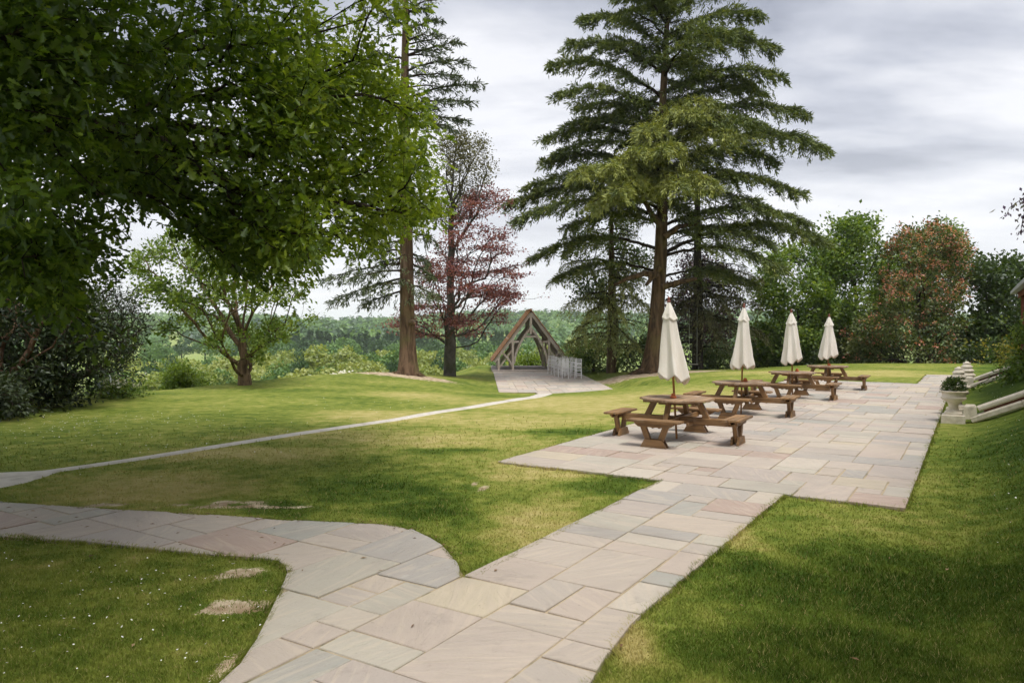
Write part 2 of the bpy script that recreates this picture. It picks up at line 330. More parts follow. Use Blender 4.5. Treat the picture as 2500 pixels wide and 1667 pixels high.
def lawn_mat(name, blades):
    mt, t, b = new_mat(name); pos = nd(t, 'ShaderNodeNewGeometry').outputs['Position']
    flat = nd(t, 'ShaderNodeVectorMath', {0: pos, 1: (1, 1, 0)}, operation='MULTIPLY').outputs[0]
    n1 = noise(t, flat, .32, 3.0, .55); n3 = noise(t, flat, 3.2, 5.0, .68)
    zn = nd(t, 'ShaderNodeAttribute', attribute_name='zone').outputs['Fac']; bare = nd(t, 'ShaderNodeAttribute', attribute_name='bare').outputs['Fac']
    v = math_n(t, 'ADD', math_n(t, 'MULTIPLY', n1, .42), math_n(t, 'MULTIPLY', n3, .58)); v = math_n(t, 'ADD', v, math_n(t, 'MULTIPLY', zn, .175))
    cr = nd(t, 'ShaderNodeValToRGB', {0: v}); el = cr.color_ramp.elements
    el[0].position = .28; el[0].color = (.036, .074, .008, 1); el[1].position = .74; el[1].color = (.500, .420, .175, 1)
    el.new(.42).color = (.110, .160, .022, 1); el.new(.53).color = (.228, .262, .050, 1); el.new(.64).color = (.380, .350, .108, 1)
    col = cr.outputs[0]
    if blades:
        at = nd(t, 'ShaderNodeAttribute', attribute_name='tint').outputs['Fac']
        col = mixc(t, maprange(t, at, 0, 1, 0, .5), col, mixc(t, .6, col, (.34, .38, .09)))
        col = mixc(t, math_n(t, 'MULTIPLY', maprange(t, at, .9, .97), .8), col, (.46, .38, .17))
        t.nodes.remove(b); df = nd(t, 'ShaderNodeBsdfDiffuse', {'Color': col}); tr = nd(t, 'ShaderNodeBsdfTranslucent', {'Color': col}); mx = nd(t, 'ShaderNodeMixShader', {0: .35, 1: df.outputs[0], 2: tr.outputs[0]}); t.links.new(mx.outputs[0], t.nodes['Material Output'].inputs[0])
    else:
        n4 = noise(t, flat, 42.0, 3.0, .7); fr = nd(t, 'ShaderNodeVectorMath', {0: flat}, operation='LENGTH').outputs['Value']
        col = mixc(t, maprange(t, n4, .3, .75, .0, .5), col, mixc(t, .5, col, (.07, .12, .015)))
        earth = mixc(t, maprange(t, n3, .35, .65), (.30, .21, .125), (.62, .52, .38)); col = mixc(t, maprange(t, math_n(t, 'ADD', bare, math_n(t, 'ADD', math_n(t, 'MULTIPLY', math_n(t, 'SUBTRACT', n4, .5), 1.5), math_n(t, 'MULTIPLY', math_n(t, 'SUBTRACT', n3, .5), 1.6))), .42, .62), col, earth)
        fld = noise(t, flat, .006, 2.0); col = mixc(t, maprange(t, fr, 65, 110), col, mixc(t, maprange(t, fld, .42, .58), (.20, .28, .07), (.27, .33, .11)))
        t.links.new(col, b.inputs['Base Color']); b.inputs['Roughness'].default_value = .95; b.inputs['Specular IOR Level'].default_value = .1
        bump(t, b, math_n(t, 'ADD', n4, math_n(t, 'MULTIPLY', n3, .6)), .8, .03)
    return mt
def slab_mat(name, gain=1.0):
    mt, t, b = new_mat(name); at = nd(t, 'ShaderNodeAttribute', attribute_name='tint').outputs['Fac']; pos = nd(t, 'ShaderNodeNewGeometry').outputs['Position']
    cr = nd(t, 'ShaderNodeValToRGB', {0: at}); cr.color_ramp.interpolation = 'CONSTANT'; el = cr.color_ramp.elements
    pal = [(0.455, 0.396, 0.34), (0.424, 0.376, 0.331), (0.486, 0.431, 0.362), (0.393, 0.36, 0.324), (0.473, 0.406, 0.34), (0.438, 0.38, 0.328), (0.494, 0.428, 0.324), (0.411, 0.36, 0.323), (0.507, 0.454, 0.385), (0.364, 0.343, 0.317), (0.462, 0.396, 0.343), (0.417, 0.388, 0.328), (0.407, 0.31, 0.261), (0.451, 0.418, 0.353), (0.347, 0.343, 0.31), (0.458, 0.388, 0.334)]
    el[0].color = (*pal[0], 1); el[1].position = 15 / 16; el[1].color = (*pal[15], 1)
    for i in range(1, 15): el.new(i / 16).color = (*pal[i], 1)
    off = nd(t, 'ShaderNodeCombineXYZ', {0: math_n(t, 'MULTIPLY', at, 97.0), 1: math_n(t, 'MULTIPLY', at, 41.0), 2: at}).outputs[0]
    q = nd(t, 'ShaderNodeVectorMath', {0: pos, 1: off}, operation='ADD').outputs[0]
    q = nd(t, 'ShaderNodeVectorRotate', {'Vector': q, 'Angle': math_n(t, 'MULTIPLY', at, 60.0)}, rotation_type='Z_AXIS').outputs[0]
    riv = noise(t, vmap(t, q, (1.4, 5.0, 1)), 1.0, 7.0, .6, 1.6); spot = noise(t, q, 3.2, 4.0, .6); fine = noise(t, q, 60.0, 3.0, .7)
    veins = noise(t, vmap(t, q, (.8, 6.5, 1)), 1.0, 3.0, .5, 2.4)
    c = mixc(t, maprange(t, riv, .35, .7, 0, .30), cr.outputs[0], (.41, .345, .305)); c = mixc(t, maprange(t, veins, .50, .66, 0, .26), c, (.60, .51, .40))
    c = mixc(t, maprange(t, spot, .64, .80, 0, .25), c, (.66, .62, .56)); c = mixc(t, maprange(t, noise(t, pos, .8, 4.0), .46, .75, 0, .42), c, (.27, .245, .215))
    c = mixc(t, maprange(t, noise(t, pos, 2.7, 6.0, .7, .5), .56, .74, 0, .34), c, (.21, .19, .165)); c = mixc(t, maprange(t, noise(t, pos, 23.0, 3.0, .6), .70, .78, 0, .5), c, (.12, .11, .09))
    c = mixc(t, maprange(t, fine, .35, .8, 0, .16), c, (.26, .23, .21))
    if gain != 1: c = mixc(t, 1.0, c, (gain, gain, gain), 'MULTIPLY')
    t.links.new(c, b.inputs['Base Color']); t.links.new(maprange(t, spot, .3, .7, .62, .85), b.inputs['Roughness']); b.inputs['Specular IOR Level'].default_value = .3
    lay = nd(t, 'ShaderNodeMath', {0: math_n(t, 'MULTIPLY', riv, 7.0)}, operation='FLOOR').outputs[0]
    h = math_n(t, 'ADD', math_n(t, 'MULTIPLY', math_n(t, 'DIVIDE', lay, 7.0), .35), math_n(t, 'ADD', riv, math_n(t, 'MULTIPLY', fine, .10)))
    bump(t, b, h, .75, .02); return mt

# ------------------------------------------------------------------ ground
M_LAWN = lawn_mat('lawn_ground', False); M_BLADE = lawn_mat('lawn_blades', True)
def axis(lo, hi, spans, grow=1.16):
    c = []
    for a, b, st in spans: c += list(np.arange(a, b - 1e-6, st))
    c.append(spans[-1][1]); s = spans[0][2]; x = c[0]; left = []
    while x > lo: s = min(s * grow, 130); x -= s; left.append(x)
    s = spans[-1][2]; x = c[-1]; right = []
    while x < hi: s = min(s * grow, 130); x += s; right.append(x)
    return np.array(left[::-1] + c + right)
def build_ground():
    xs = axis(-2600, 2600, [(-13, -6, .26), (-6, 3, .12), (3, 20, .26)]); ys = axis(-300, 2600, [(2, 3.5, .25), (3.5, 8.6, .12), (8.6, 46, .26)])
    X, Y = np.meshgrid(xs, ys); x = X.ravel(); y = Y.ravel(); z = H(x, y); pts = np.stack([x, y], -1)
    pav = in_poly(pts, PATIO_POLY) | in_poly(pts, PATH_POLY) | in_poly(pts, TERRACE_POLY)
    z = np.where(pav, z - .02, z)
    nx, ny = len(xs), len(ys); i = (np.arange(ny - 1)[:, None] * nx + np.arange(nx - 1)[None]).ravel()
    global GXS, GYS, GZ
    GXS, GYS, GZ = xs, ys, z.reshape(ny, nx)
    me = mesh_np('ground', np.stack([x, y, z], -1), [np.stack([i, i + 1, i + nx + 1, i + nx], -1)], M_LAWN, None, True)
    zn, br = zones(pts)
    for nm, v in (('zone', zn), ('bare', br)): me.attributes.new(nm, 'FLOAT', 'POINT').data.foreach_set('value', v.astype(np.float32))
    tag(ob('ground', me), kind='structure')
build_ground()
def HG(x, y):
    "height of the built ground sheet"
    x = np.asarray(x, float); y = np.asarray(y, float); i = np.clip(np.searchsorted(GXS, x) - 1, 0, len(GXS) - 2); j = np.clip(np.searchsorted(GYS, y) - 1, 0, len(GYS) - 2)
    u = (x - GXS[i]) / (GXS[i + 1] - GXS[i]); v = (y - GYS[j]) / (GYS[j + 1] - GYS[j])
    return (GZ[j, i] * (1 - u) + GZ[j, i + 1] * u) * (1 - v) + (GZ[j + 1, i] * (1 - u) + GZ[j + 1, i + 1] * u) * v

# ------------------------------------------------------------------ paving
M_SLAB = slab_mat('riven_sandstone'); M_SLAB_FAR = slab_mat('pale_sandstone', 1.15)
M_MORTAR = stone_mat('mortar_joint', (.36, .29, .19), (.48, .40, .28), (.085, .090, .045), 9.0, (.50, .66))
def clip_convex(poly, rect):
    """the part of poly inside the convex counter-clockwise rect"""
    out = [np.asarray(p, float) for p in poly]
    for i in range(len(rect)):
        a = rect[i]; b = rect[(i + 1) % len(rect)]; ed = b - a; inp = out; out = []
        if not inp: return []
        side = [ed[0] * (p[1] - a[1]) - ed[1] * (p[0] - a[0]) for p in inp]
        for k in range(len(inp)):
            p, q = inp[k - 1], inp[k]; s, u = side[k - 1], side[k]
            if (s >= 0) != (u >= 0): out.append(p + (q - p) * (s / (s - u)))
            if u >= 0: out.append(q)
    return out
def tidy(poly):
    p = [np.asarray(q, float) for q in poly]
    for _ in range(8):
        n = len(p); out = []
        if n < 3: return []
        for k in range(n):
            a, b_, c = p[k - 1], p[k], p[(k + 1) % n]; u = b_ - a; v = c - b_; lu, lv = np.hypot(*u), np.hypot(*v)
            if lu < .012: continue
            if lv > 1e-6 and (u @ v) / (lu * lv) < -.93: continue
            out.append(b_)
        if len(out) == n: break
        p = out
    return p
def area(p):
    p = np.asarray(p); x, y = p[:, 0], p[:, 1]; return .5 * np.sum(x * np.roll(y, -1) - np.roll(x, -1) * y)
def pack(nn, mm, rng, kinds):
    g = np.zeros((mm, nn), bool); res = []; w = np.array([k[2] for k in kinds], float)
    for j in range(mm):
        for i in range(nn):
            if g[j, i]: continue
            for k in rng.choice(len(kinds), len(kinds), False, w / w.sum()):
                a, c, _ = kinds[k]
                if i + a <= nn and j + c <= mm and not g[j:j + c, i:i + a].any(): break
            else: a = c = 1
            g[j:j + c, i:i + a] = True; res.append((i, j, a, c))
    return res
def slab_geo(poly, z, rng, gap=.008):
    """outline -> verts, polygons of one riven slab: its top a touch tilted, its arris knocked off"""
    p = np.asarray(poly); c = p.mean(0); tl = rng.normal(0, .0035, 2)
    keep = [0]
    for k in range(1, len(p)):
        if np.hypot(*(p[k] - p[keep[-1]])) > .02: keep.append(k)
    if len(keep) > 3 and np.hypot(*(p[keep[-1]] - p[keep[0]])) < .02: keep.pop()
    p = p[keep]; n = len(p)
    if n < 3 or area(p) < .004: return None
    # inset every side by the joint
    nrm = np.roll(p, -1, 0) - p; nrm = np.stack([-nrm[:, 1], nrm[:, 0]], -1); nrm /= np.linalg.norm(nrm, axis=1, keepdims=True) + 1e-9
    pn = np.roll(nrm, 1, 0); bi = nrm + pn; bi /= np.maximum((bi * nrm).sum(1, keepdims=True), .35)
    q0 = p + bi * gap * rng.uniform(.7, 1.3, (n, 1)); q1 = p + bi * (gap + .006)
    top = z + (q1 - c) @ tl
    V = np.concatenate([np.c_[q0, np.full(n, z - .03)], np.c_[q0, z - .006 + (q0 - c) @ tl], np.c_[q1, top]])
    return V, n
def slab_faces(n): return [tuple(range(2 * n, 3 * n))] + [(k + i, k + (i + 1) % n, k + n + (i + 1) % n, k + n + i) for k in (0, n) for i in range(n)]
def lay(parent, region, frame, cells, cell, kinds, rng, z, jitter=.004, mat=None, limit=300, prefix='slab'):
    """frame(i,j) -> xy of a grid corner; slabs cut to the region; the largest in view become parts"""
    made = []
    for (i, j, a, c) in pack(*cells, rng, kinds):
        rect = [frame(i, j), frame(i + a, j), frame(i + a, j + c), frame(i, j + c)]
        if area(rect) < 0: rect = rect[::-1]
        if region is None: poly = rect
        else:
            pr = region if area(region) > 0 else region[::-1]
            inn = in_poly(np.array(rect), pr).all() and not in_poly(np.asarray(pr), rect).any()
            poly = rect if inn else tidy(clip_convex(pr, np.array(rect)))
        if len(poly) < 3 or area(poly) < .006: continue
        gz = slab_geo(poly, z + rng.normal(0, .0028), rng, rng.uniform(.005, .012))
        if gz is None: continue
        made.append((area(poly) / max(np.hypot(*np.mean(poly, 0)), 3) ** 3, gz, rng.rand()))
    made.sort(key=lambda q: -q[0])
    for (_, (V, n), tn) in made[:limit]:
        me = pyd(prefix, V, slab_faces(n), mat); at = me.attributes.new('tint', 'FLOAT', 'FACE'); at.data.foreach_set('value', np.full(len(me.polygons), tn, np.float32)); ob(prefix, me, parent)
    if len(made) > limit:
        Vs, Fs, ts, o = [], [], [], 0
        for (_, (V, n), tn) in made[limit:]:
            Vs.append(V); f = slab_faces(n); Fs += [tuple(x + o for x in q) for q in f]; ts += [tn] * len(f); o += len(V)
        me = pyd('paving', np.concatenate(Vs), Fs, mat); at = me.attributes.new('tint', 'FLOAT', 'FACE'); at.data.foreach_set('value', np.array(ts, np.float32))
        tag(ob('paving', me, parent), kind='stuff')
def inset(poly, g):
    p = np.asarray(poly); sg = 1 if area(p) > 0 else -1
    nrm = np.roll(p, -1, 0) - p; nrm = np.stack([-nrm[:, 1], nrm[:, 0]], -1) * sg; nrm /= np.linalg.norm(nrm, axis=1, keepdims=True) + 1e-9
    bi = nrm + np.roll(nrm, 1, 0); bi /= np.maximum((bi * nrm).sum(1, keepdims=True), .35); return p + bi * g
def bed(name, poly, z, mat):
    p = poly if area(poly) > 0 else poly[::-1]
    bm = bmesh.new(); vs = [bm.verts.new((*q, z)) for q in p]; f = bm.faces.new(vs); r = bmesh.ops.extrude_face_region(bm, geom=[f])
    for v in r['geom']:
        if isinstance(v, bmesh.types.BMVert): v.co.z -= .05
    bmesh.ops.triangulate(bm, faces=[q for q in bm.faces if len(q.verts) > 4]); bmesh.ops.recalc_face_normals(bm, faces=bm.faces)
    me = bpy.data.meshes.new(name); bm.to_mesh(me); bm.free(); me.materials.append(mat); return tag(ob(name, me), kind='structure')
rng = np.random.RandomState(11)
KIN = [(3, 2, 4.2), (2, 2, 2.4), (2, 1, 1.9), (3, 1, .7), (2, 3, 1.0), (1, 2, .8), (1, 1, .35), (3, 3, .3)]
patio = bed('patio', inset(PATIO_POLY, .014), .015, M_MORTAR)
c0 = (PAT_N1 - PAT_N0) / 18
lay(patio, PATIO_POLY, lambda i, j: MN(PAT_M0 + j * c0, PAT_N0 + i * c0), (18, int((EXT_M1 - PAT_M0) / c0) + 1), c0, KIN, rng, .026, mat=M_SLAB, limit=300)
_cut = G(1070, 1333); _cm = _cut @ U1
_k = [i for i, q in enumerate(PATH_PX) if q == (1150, 1900)][0]
STRIP_POLY = np.array([MN(PAT_M0 - .004, PATH_N0), MN(_cm, PATH_N0), MN(-1.0, PATH_N0 + .02)] + [G(*q) for q in PATH_PX[_k:]] + [MN(PAT_M0 - .004, PATH_N1)])
_lp = [G(*q) for q in PATH_PX[1:_k]]; CURVE_POLY = np.array([MN(_cm, PATH_N0 - .001)] + _lp + [MN(-1.0, PATH_N0 + .019)])
path = bed('stone_path', inset(PATH_POLY, .014), .014, M_MORTAR)
c1_ = (PATH_N1 - PATH_N0) / 5
KP = [(3, 2, 3), (2, 2, 3), (2, 1, 2.4), (3, 3, .25), (2, 3, 1.6), (1, 2, 1.3), (1, 1, .5)]
lay(path, STRIP_POLY, lambda i, j: MN(PAT_M0 - .004 - j * c1_, PATH_N0 + i * c1_), (9, 34), c1_, KP, np.random.RandomState(29), .026, mat=M_SLAB, limit=150)
lay(path, CURVE_POLY, lambda i, j: MN(PAT_M0 + .9 - j * c1_, PATH_N0 - 28 * c1_ + i * c1_), (29, 42), c1_, KP, np.random.RandomState(26), .024, mat=M_SLAB, limit=150)
ter = bed('pavilion_terrace', inset(TERRACE_POLY, .014), TER_Z + .012, M_MORTAR)
lay(ter, TERRACE_POLY, lambda i, j: TP(-2.55 + i * .3, -19.5 + j * .3), (19, 66), .3, KIN, np.random.RandomState(5), TER_Z + .035, mat=M_SLAB_FAR, limit=150)

# the narrow pale path that crosses the lawn to the pavilion
M_GRAVEL = stone_mat('pale_bound_gravel', (.50, .46, .41), (.60, .56, .50), (.38, .34, .29), 5.0)
def pale_path():
    up = [(-420, 1096), (-160, 1086), (0, 1082), (80, 1080), (150, 1075), (230, 1064), (330, 1049), (460, 1028), (600, 1006), (750, 984), (900, 962), (1050, 937), (1150, 921), (1212, 911)]
    lo = [(-420, 1160), (-160, 1138), (0, 1124), (60, 1110), (135, 1084), (225, 1071), (332, 1056), (462, 1035), (602, 1013), (752, 990), (902, 968), (1052, 943), (1155, 926), (1235, 914)]
    def drop(p):
        q = G(*p)
        for _ in range(12): q = G(*p, float(HG(*q)))
        return q
    A = np.array([drop(p) for p in up] + [TP(-.75, -18.6), TP(-.80, -17.6)]); B = np.array([drop(p) for p in lo] + [TP(-.10, -19.45), TP(.35, -19.3)]); V = []; Fs = []; n = 0; cols = 5
    for k in range(len(A) - 1):
        for s in range(8 + (k == len(A) - 2)):
            t = s / 8; a = A[k] * (1 - t) + A[k + 1] * t; b_ = B[k] * (1 - t) + B[k + 1] * t; j = random.gauss(0, .012)
            for c in range(cols):
                q = a + (b_ - a) * (c / (cols - 1)) + (j if c in (0, cols - 1) else 0); V.append((*q, float(HG(*q)) + .022 - (.03 if c in (0, cols - 1) else 0)))
            n += 1
    for i in range(n - 1):
        for c in range(cols - 1): Fs.append((i * cols + c, i * cols + c + 1, (i + 1) * cols + c + 1, (i + 1) * cols + c))
    tag(ob('lawn_path', pyd('lawn_path', V, Fs, M_GRAVEL, True)), kind='structure'); return np.concatenate([A, B[::-1]])
PALE_POLY = pale_path()

# ------------------------------------------------------------------ grass and daisies
def blades():
    r = np.random.RandomState(21); N = 520000
    xd = r.uniform(-380, 2750, N); yd = 905 + (1720 - 905) * r.rand(N) ** .85
    dxy = np.array([(xd * K - CX) / F, cP + -(yd * K - CY) / F * sP, -sP - (yd * K - CY) / F * cP]); t = -HC / dxy[2]
    p = np.stack([dxy[0] * t, dxy[1] * t], -1)
    for _ in range(5):
        z = HG(p[:, 0], p[:, 1]); t = (z - HC) / dxy[2]; p = np.stack([dxy[0] * t, dxy[1] * t], -1)
    d = np.hypot(p[:, 0], p[:, 1]); ok = (d < 17) & (d > 1.0) & (t > 0) & (r.rand(N) > (d - 7) / 10)
    grow = r.uniform(-.045, .02, N)
    for poly in (PATIO_POLY, PATH_POLY):
        ins = in_poly(p, poly); ok &= ~ins
    ok &= ~in_poly(p, PALE_POLY); ok &= ~in_poly(p, TERRACE_POLY)
    for (cx, cy, rx, ry, a) in BARE:
        l = np.hypot((p[:, 0] - cx) / rx, (p[:, 1] - cy) / ry); ok &= (l > .55 + .45 * r.rand(N)) | (r.rand(N) < .12)
    p, d = p[ok], d[ok]; n = len(p); z = HG(p[:, 0], p[:, 1])
    lush = np.zeros(n)
    for (cx, cy, rx, ry, a) in LUSH_SHADE: lush = np.maximum(lush, 1 - np.clip(np.hypot((p[:, 0] - cx) / rx, (p[:, 1] - cy) / ry), 0, 1))
    h = (.013 + .022 * r.rand(n)) * (1 + .5 * lush) * np.clip(d / 9, 1, 1.6); w = np.maximum(.0022, d * .0006) * r.uniform(.7, 1.4, n)
    q = []                                                      # longer blades leaning over every paved edge
    for poly in (PATIO_POLY, PATH_POLY):
        cw = 1 if area(poly) > 0 else -1
        for k in range(len(poly)):
            a0 = poly[k]; b0 = poly[(k + 1) % len(poly)]; L = np.hypot(*(b0 - a0)); mid = np.hypot(*((a0 + b0) / 2)); m_ = int(L * np.interp(mid, [3, 8, 20], [700, 420, 120]))
            if poly is PATIO_POLY and k == 0 or mid > 26: m_ = m_ // 2
            dr = (b0 - a0) / max(L, 1e-6); nr = np.array([-dr[1], dr[0]]) * cw; tt = r.rand(m_)[:, None]
            wob = .010 + .016 * np.sin(tt * L * 5.1 + k) + .012 * np.sin(tt * L * 13.7 + 2 * k)
            q.append(np.c_[a0 + (b0 - a0) * tt + nr * (wob - np.abs(r.normal(0, .022, (m_, 1)))), np.tile(nr, (m_, 1))])
    q = np.concatenate(q); ok2 = ~(in_poly(q[:, :2], STRIP_POLY) & (np.abs(q[:, :2] @ U1 - PAT_M0) < .06)); q = q[ok2]
    mm = q[:, :2] @ U1; nn_ = q[:, :2] @ NN; ok2 = ~((np.abs(mm - PAT_M0) < .08) & (nn_ > PATH_N0 + .05) & (nn_ < PATH_N1 - .05)); q = q[ok2]
    fx = np.concatenate([np.zeros((n, 2)), q[:, 2:]]); p = np.concatenate([p, q[:, :2]]); d = np.hypot(p[:, 0], p[:, 1]); n2 = len(p); z = np.maximum(HG(p[:, 0], p[:, 1]), 0 * d - .01) if False else HG(p[:, 0], p[:, 1])
    z[n:] = np.maximum(z[n:], .0); h = np.concatenate([h, r.uniform(.025, .055, n2 - n)]); w = np.concatenate([w, np.maximum(.0024, d[n:] * .0006)]); n1_ = n; n = n2
    a = r.uniform(0, 6.283, n); lean = r.uniform(.1, 1.1, n) * h; b = a + r.normal(0, .9, n) + 1.57
    base = np.c_[p, z - .004]; s = np.c_[np.cos(a) * w, np.sin(a) * w, np.zeros(n)]
    tip = base + np.c_[np.cos(b) * lean + fx[:, 0] * h * .7, np.sin(b) * lean + fx[:, 1] * h * .7, h]
    V = np.stack([base - s, base + s, tip], 1).reshape(-1, 3); idx = np.arange(n)[:, None] * 3 + np.arange(3)[None]
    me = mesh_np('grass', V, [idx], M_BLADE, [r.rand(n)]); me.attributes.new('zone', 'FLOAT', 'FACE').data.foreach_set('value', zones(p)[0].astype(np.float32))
    tag(ob('grass', me), 'short mown grass blades covering the lawns and the bank', 'grass', kind='stuff')
blades()
M_DAISY = plain_mat('daisy_white', (.82, .82, .78), .6, .2, .05)
def daisies():
    r = np.random.RandomState(4); A = Acc(); spots = []
    def field(xd0, xd1, yd0, yd1, n, cl=14, sp=.35):
        c = [G(r.uniform(xd0, xd1), r.uniform(yd0, yd1)) for _ in range(cl)]
        for _ in range(n): spots.append(c[r.randint(cl)] + r.normal(0, sp, 2))
    field(-150, 600, 1285, 1560, 150, 40, .22); field(0, 480, 955, 1060, 420, 16, .8); field(400, 1000, 900, 1000, 120, 20, .9)
    for _ in range(420):                                        # on the bank
        m_ = r.uniform(3, 28); spots.append(MN(m_, PAT_N1 + r.uniform(.8, 3.2)))
    p = np.array(spots); ok = ~(in_poly(p, PATIO_POLY) | in_poly(p, PATH_POLY) | in_poly(p, PALE_POLY)); p = p[ok]; z = HG(p[:, 0], p[:, 1])
    for k in range(len(p)):
        d = np.hypot(*p[k]); rad = r.uniform(.0045, .0075) * (1.3 if d > 9 else 1); a = np.arange(7) * 6.283 / 7; tl = r.normal(0, .35, 2)
        V = np.c_[p[k, 0] + rad * np.cos(a), p[k, 1] + rad * np.sin(a), z[k] + r.uniform(.03, .05) + rad * (np.cos(a) * tl[0] + np.sin(a) * tl[1])]
        A.add(V, np.arange(7)[None])
    tag(ob('daisies', A.mesh('daisies', M_DAISY)), 'tiny white daisies scattered through the lawns and the bank', 'daisies', kind='stuff')
daisies()

def litter():
    """dry leaves and bits of twig lying about"""
    r = np.random.RandomState(14); A = Acc(); pts = []
    for _ in range(55): pts.append(G(r.uniform(-100, 900), r.uniform(1150, 1290)))
    for _ in range(22): pts.append(G(r.uniform(0, 2300), r.uniform(1100, 1560)))
    for _ in range(46):                                          # caught along the curved edge
        k = r.randint(2, 11); a = G(*PATH_PX[k]); b = G(*PATH_PX[k + 1]); pts.append(a + (b - a) * r.rand() + r.normal(0, .05, 2))
    for q in pts:
        pv = in_poly(np.array([q]), PATH_POLY)[0] or in_poly(np.array([q]), PATIO_POLY)[0]; z = .031 if pv else float(HG(*q)) + .03
        a = r.uniform(0, 6.28); L = r.uniform(.012, .034); w = L * r.uniform(.15, .5); u = np.array([math.cos(a), math.sin(a)]); v = np.array([-u[1], u[0]])
        A.add([(*(q - u * L), z), (*(q + v * w), z + .006), (*(q + u * L), z + .003), (*(q - v * w), z + .008)], [(0, 3, 2, 1)], r.rand())
    tag(ob('fallen_leaves', A.mesh('fallen_leaves', M_LITTER)), 'small dry brown leaves scattered on the paths and lawn', 'fallen leaves', kind='stuff')
M_LITTER = leaf_mat('dry_leaf', (.10, .05, .025), (.18, .10, .05), (.32, .22, .12), .1)
litter()

# ------------------------------------------------------------------ picnic tables
M_TEAK = wood_mat('oiled_brown_timber', (.115, .060, .024), (.330, .188, .080), .5, .45, (.26, .172, .098))
M_TOPW = wood_mat('weathered_tabletop', (.195, .118, .066), (.405, .268, .160), .5, .45, (.40, .315, .235))
def stadium(L, w, r, seg=4, ends=(1, 1)):
    pts = []
    for (cx, cy, a0, e) in ((L / 2 - r, -w / 2 + r, -90, ends[0]), (L / 2 - r, w / 2 - r, 0, ends[1]), (-L / 2 + r, w / 2 - r, 90, ends[1]), (-L / 2 + r, -w / 2 + r, 180, ends[0])):
        if e:
            for k in range(seg + 1):
                a = math.radians(a0 + 90 * k / seg); pts.append((cx + r * math.cos(a), cy + r * math.sin(a)))
        else: pts.append((cx + math.copysign(r, cx), cy + math.copysign(r, cy)))
    return pts
def make_table():
    t = empty('picnic_table', (0, 0, 0))
    R = .61; n = 8; w = 2 * R / n
    for i in range(n):                                            # planks run along the patio (local y)
        x0 = -R + i * w + .006; x1 = x0 + w - .012; out = []
        rr = lambda x: math.sqrt(max(R * R - x * x, .10 ** 2)) if abs(x) < R * .93 else .24
        S = [x0 + (x1 - x0) * k / 4 for k in range(5)]
        poly = [(-rr(x), x) for x in S] + [(rr(x), x) for x in reversed(S)]
        o = prism('plank', [(p[0], p[1]) for p in poly][::-1], .698, .732, M_TOPW, t); o.rotation_euler = (0, 0, math.pi / 2)
    for y in (-.30, .30): beam('batten', (-.50, y, .677), (.50, y, .677), .07, .04, M_TEAK, t)
    for y in (-.05, .05): beam('batten', (-.22, y * 6.0, .655), (.22, y * 6.0, .655), .035, .05, M_TEAK, t)
    for s in (-1, 1):
        beam('bearer', (-1.02, s * .055, .345), (1.02, s * .055, .345), .036, .115, M_TEAK, t)
        beam('bearer', (s * .055, -1.02, .352), (s * .055, 1.02, .352), .034, .095, M_TEAK, t)
        beam('brace', (s * .30, -.33, .31), (s * .30, .33, .31), .034, .06, M_TEAK, t)
    for k in range(4):
        a = k * math.pi / 2; c, s = math.cos(a), math.sin(a); rot = lambda x, y, z: (x * c - y * s, x * s + y * c, z)
        beam('leg', rot(.60, 0, .29), rot(.40, 0, .68), .074, .10, M_TEAK, t, up=rot(1, 0, .5))
        for q in (-1, 0, 1):                                      # three slats, rounded where they end the seat
            o = prism('seat_slat', stadium(.92, .090, .040, 4, (q == -1, q == 1)), .415, .448, M_TEAK, t)
            o.location = rot(1.07 + q * .102, 0, 0); o.rotation_euler = (0, 0, a + math.pi / 2 + math.pi)
        for e in (-1, 1):
            V = [(.33, .412), (.33, .385), (.26, .335), (-.26, .335), (-.33, .385), (-.33, .412)]
            P3 = [rot(1.07 + e * .052 - .016, y, z) for y, z in V] + [rot(1.07 + e * .052 + .016, y, z) for y, z in V]
            Fs = [tuple(range(6)), tuple(reversed(range(6, 12)))] + [(i, i + 6, (i + 1) % 6 + 6, (i + 1) % 6) for i in range(6)]
            ob('seat_bearer', pyd('seat_bearer', P3, Fs, M_TEAK), t)
            beam('seat_leg', rot(1.07, e * .205, .37), rot(1.07, e * .085, .06), .068, .095, M_TEAK, t, up=rot(0, 1, .3))
            V = [(.225, 0.0), (.15, .13), (-.15, .13), (-.225, 0.0)]
            P3 = [rot(1.07 + e * .054 - .019, y, z + .003) for y, z in V] + [rot(1.07 + e * .054 + .019, y, z + .003) for y, z in V]
            Fs = [(0, 1, 2, 3), (7, 6, 5, 4)] + [(i, i + 4, (i + 1) % 4 + 4, (i + 1) % 4) for i in range(4)]
            ob('foot', pyd('foot', P3, Fs, M_TEAK), t)
    return t
TABLES = [(G(1652 / K, 1075 / K), 0.0), (G(1809 / K, 1013 / K), .02), (np.array([7.85, 20.6]), -.02), (np.array([10.2, 23.8]), .03)]
WHICH = ['nearest of the four', 'second from the camera', 'third from the camera', 'farthest of the four']
RZ = math.atan2(NN[1], NN[0])
tab0 = make_table()
for i, (xy, dr) in enumerate(TABLES):
    t = tab0 if i == 0 else copy_tree(tab0)
    t.location = (xy[0], xy[1], .027); t.rotation_euler = (0, 0, RZ + dr)
    tag(t, ['round brown timber picnic table with four benches, nearest of the row on the patio', 'round brown picnic table, second of the row from the camera, under its closed parasol',
            'round brown picnic table, third of the row from the camera, under its closed parasol', 'round brown picnic table farthest back, at the grass edge of the patio'][i], 'picnic table', 'picnic tables in a row on the patio')

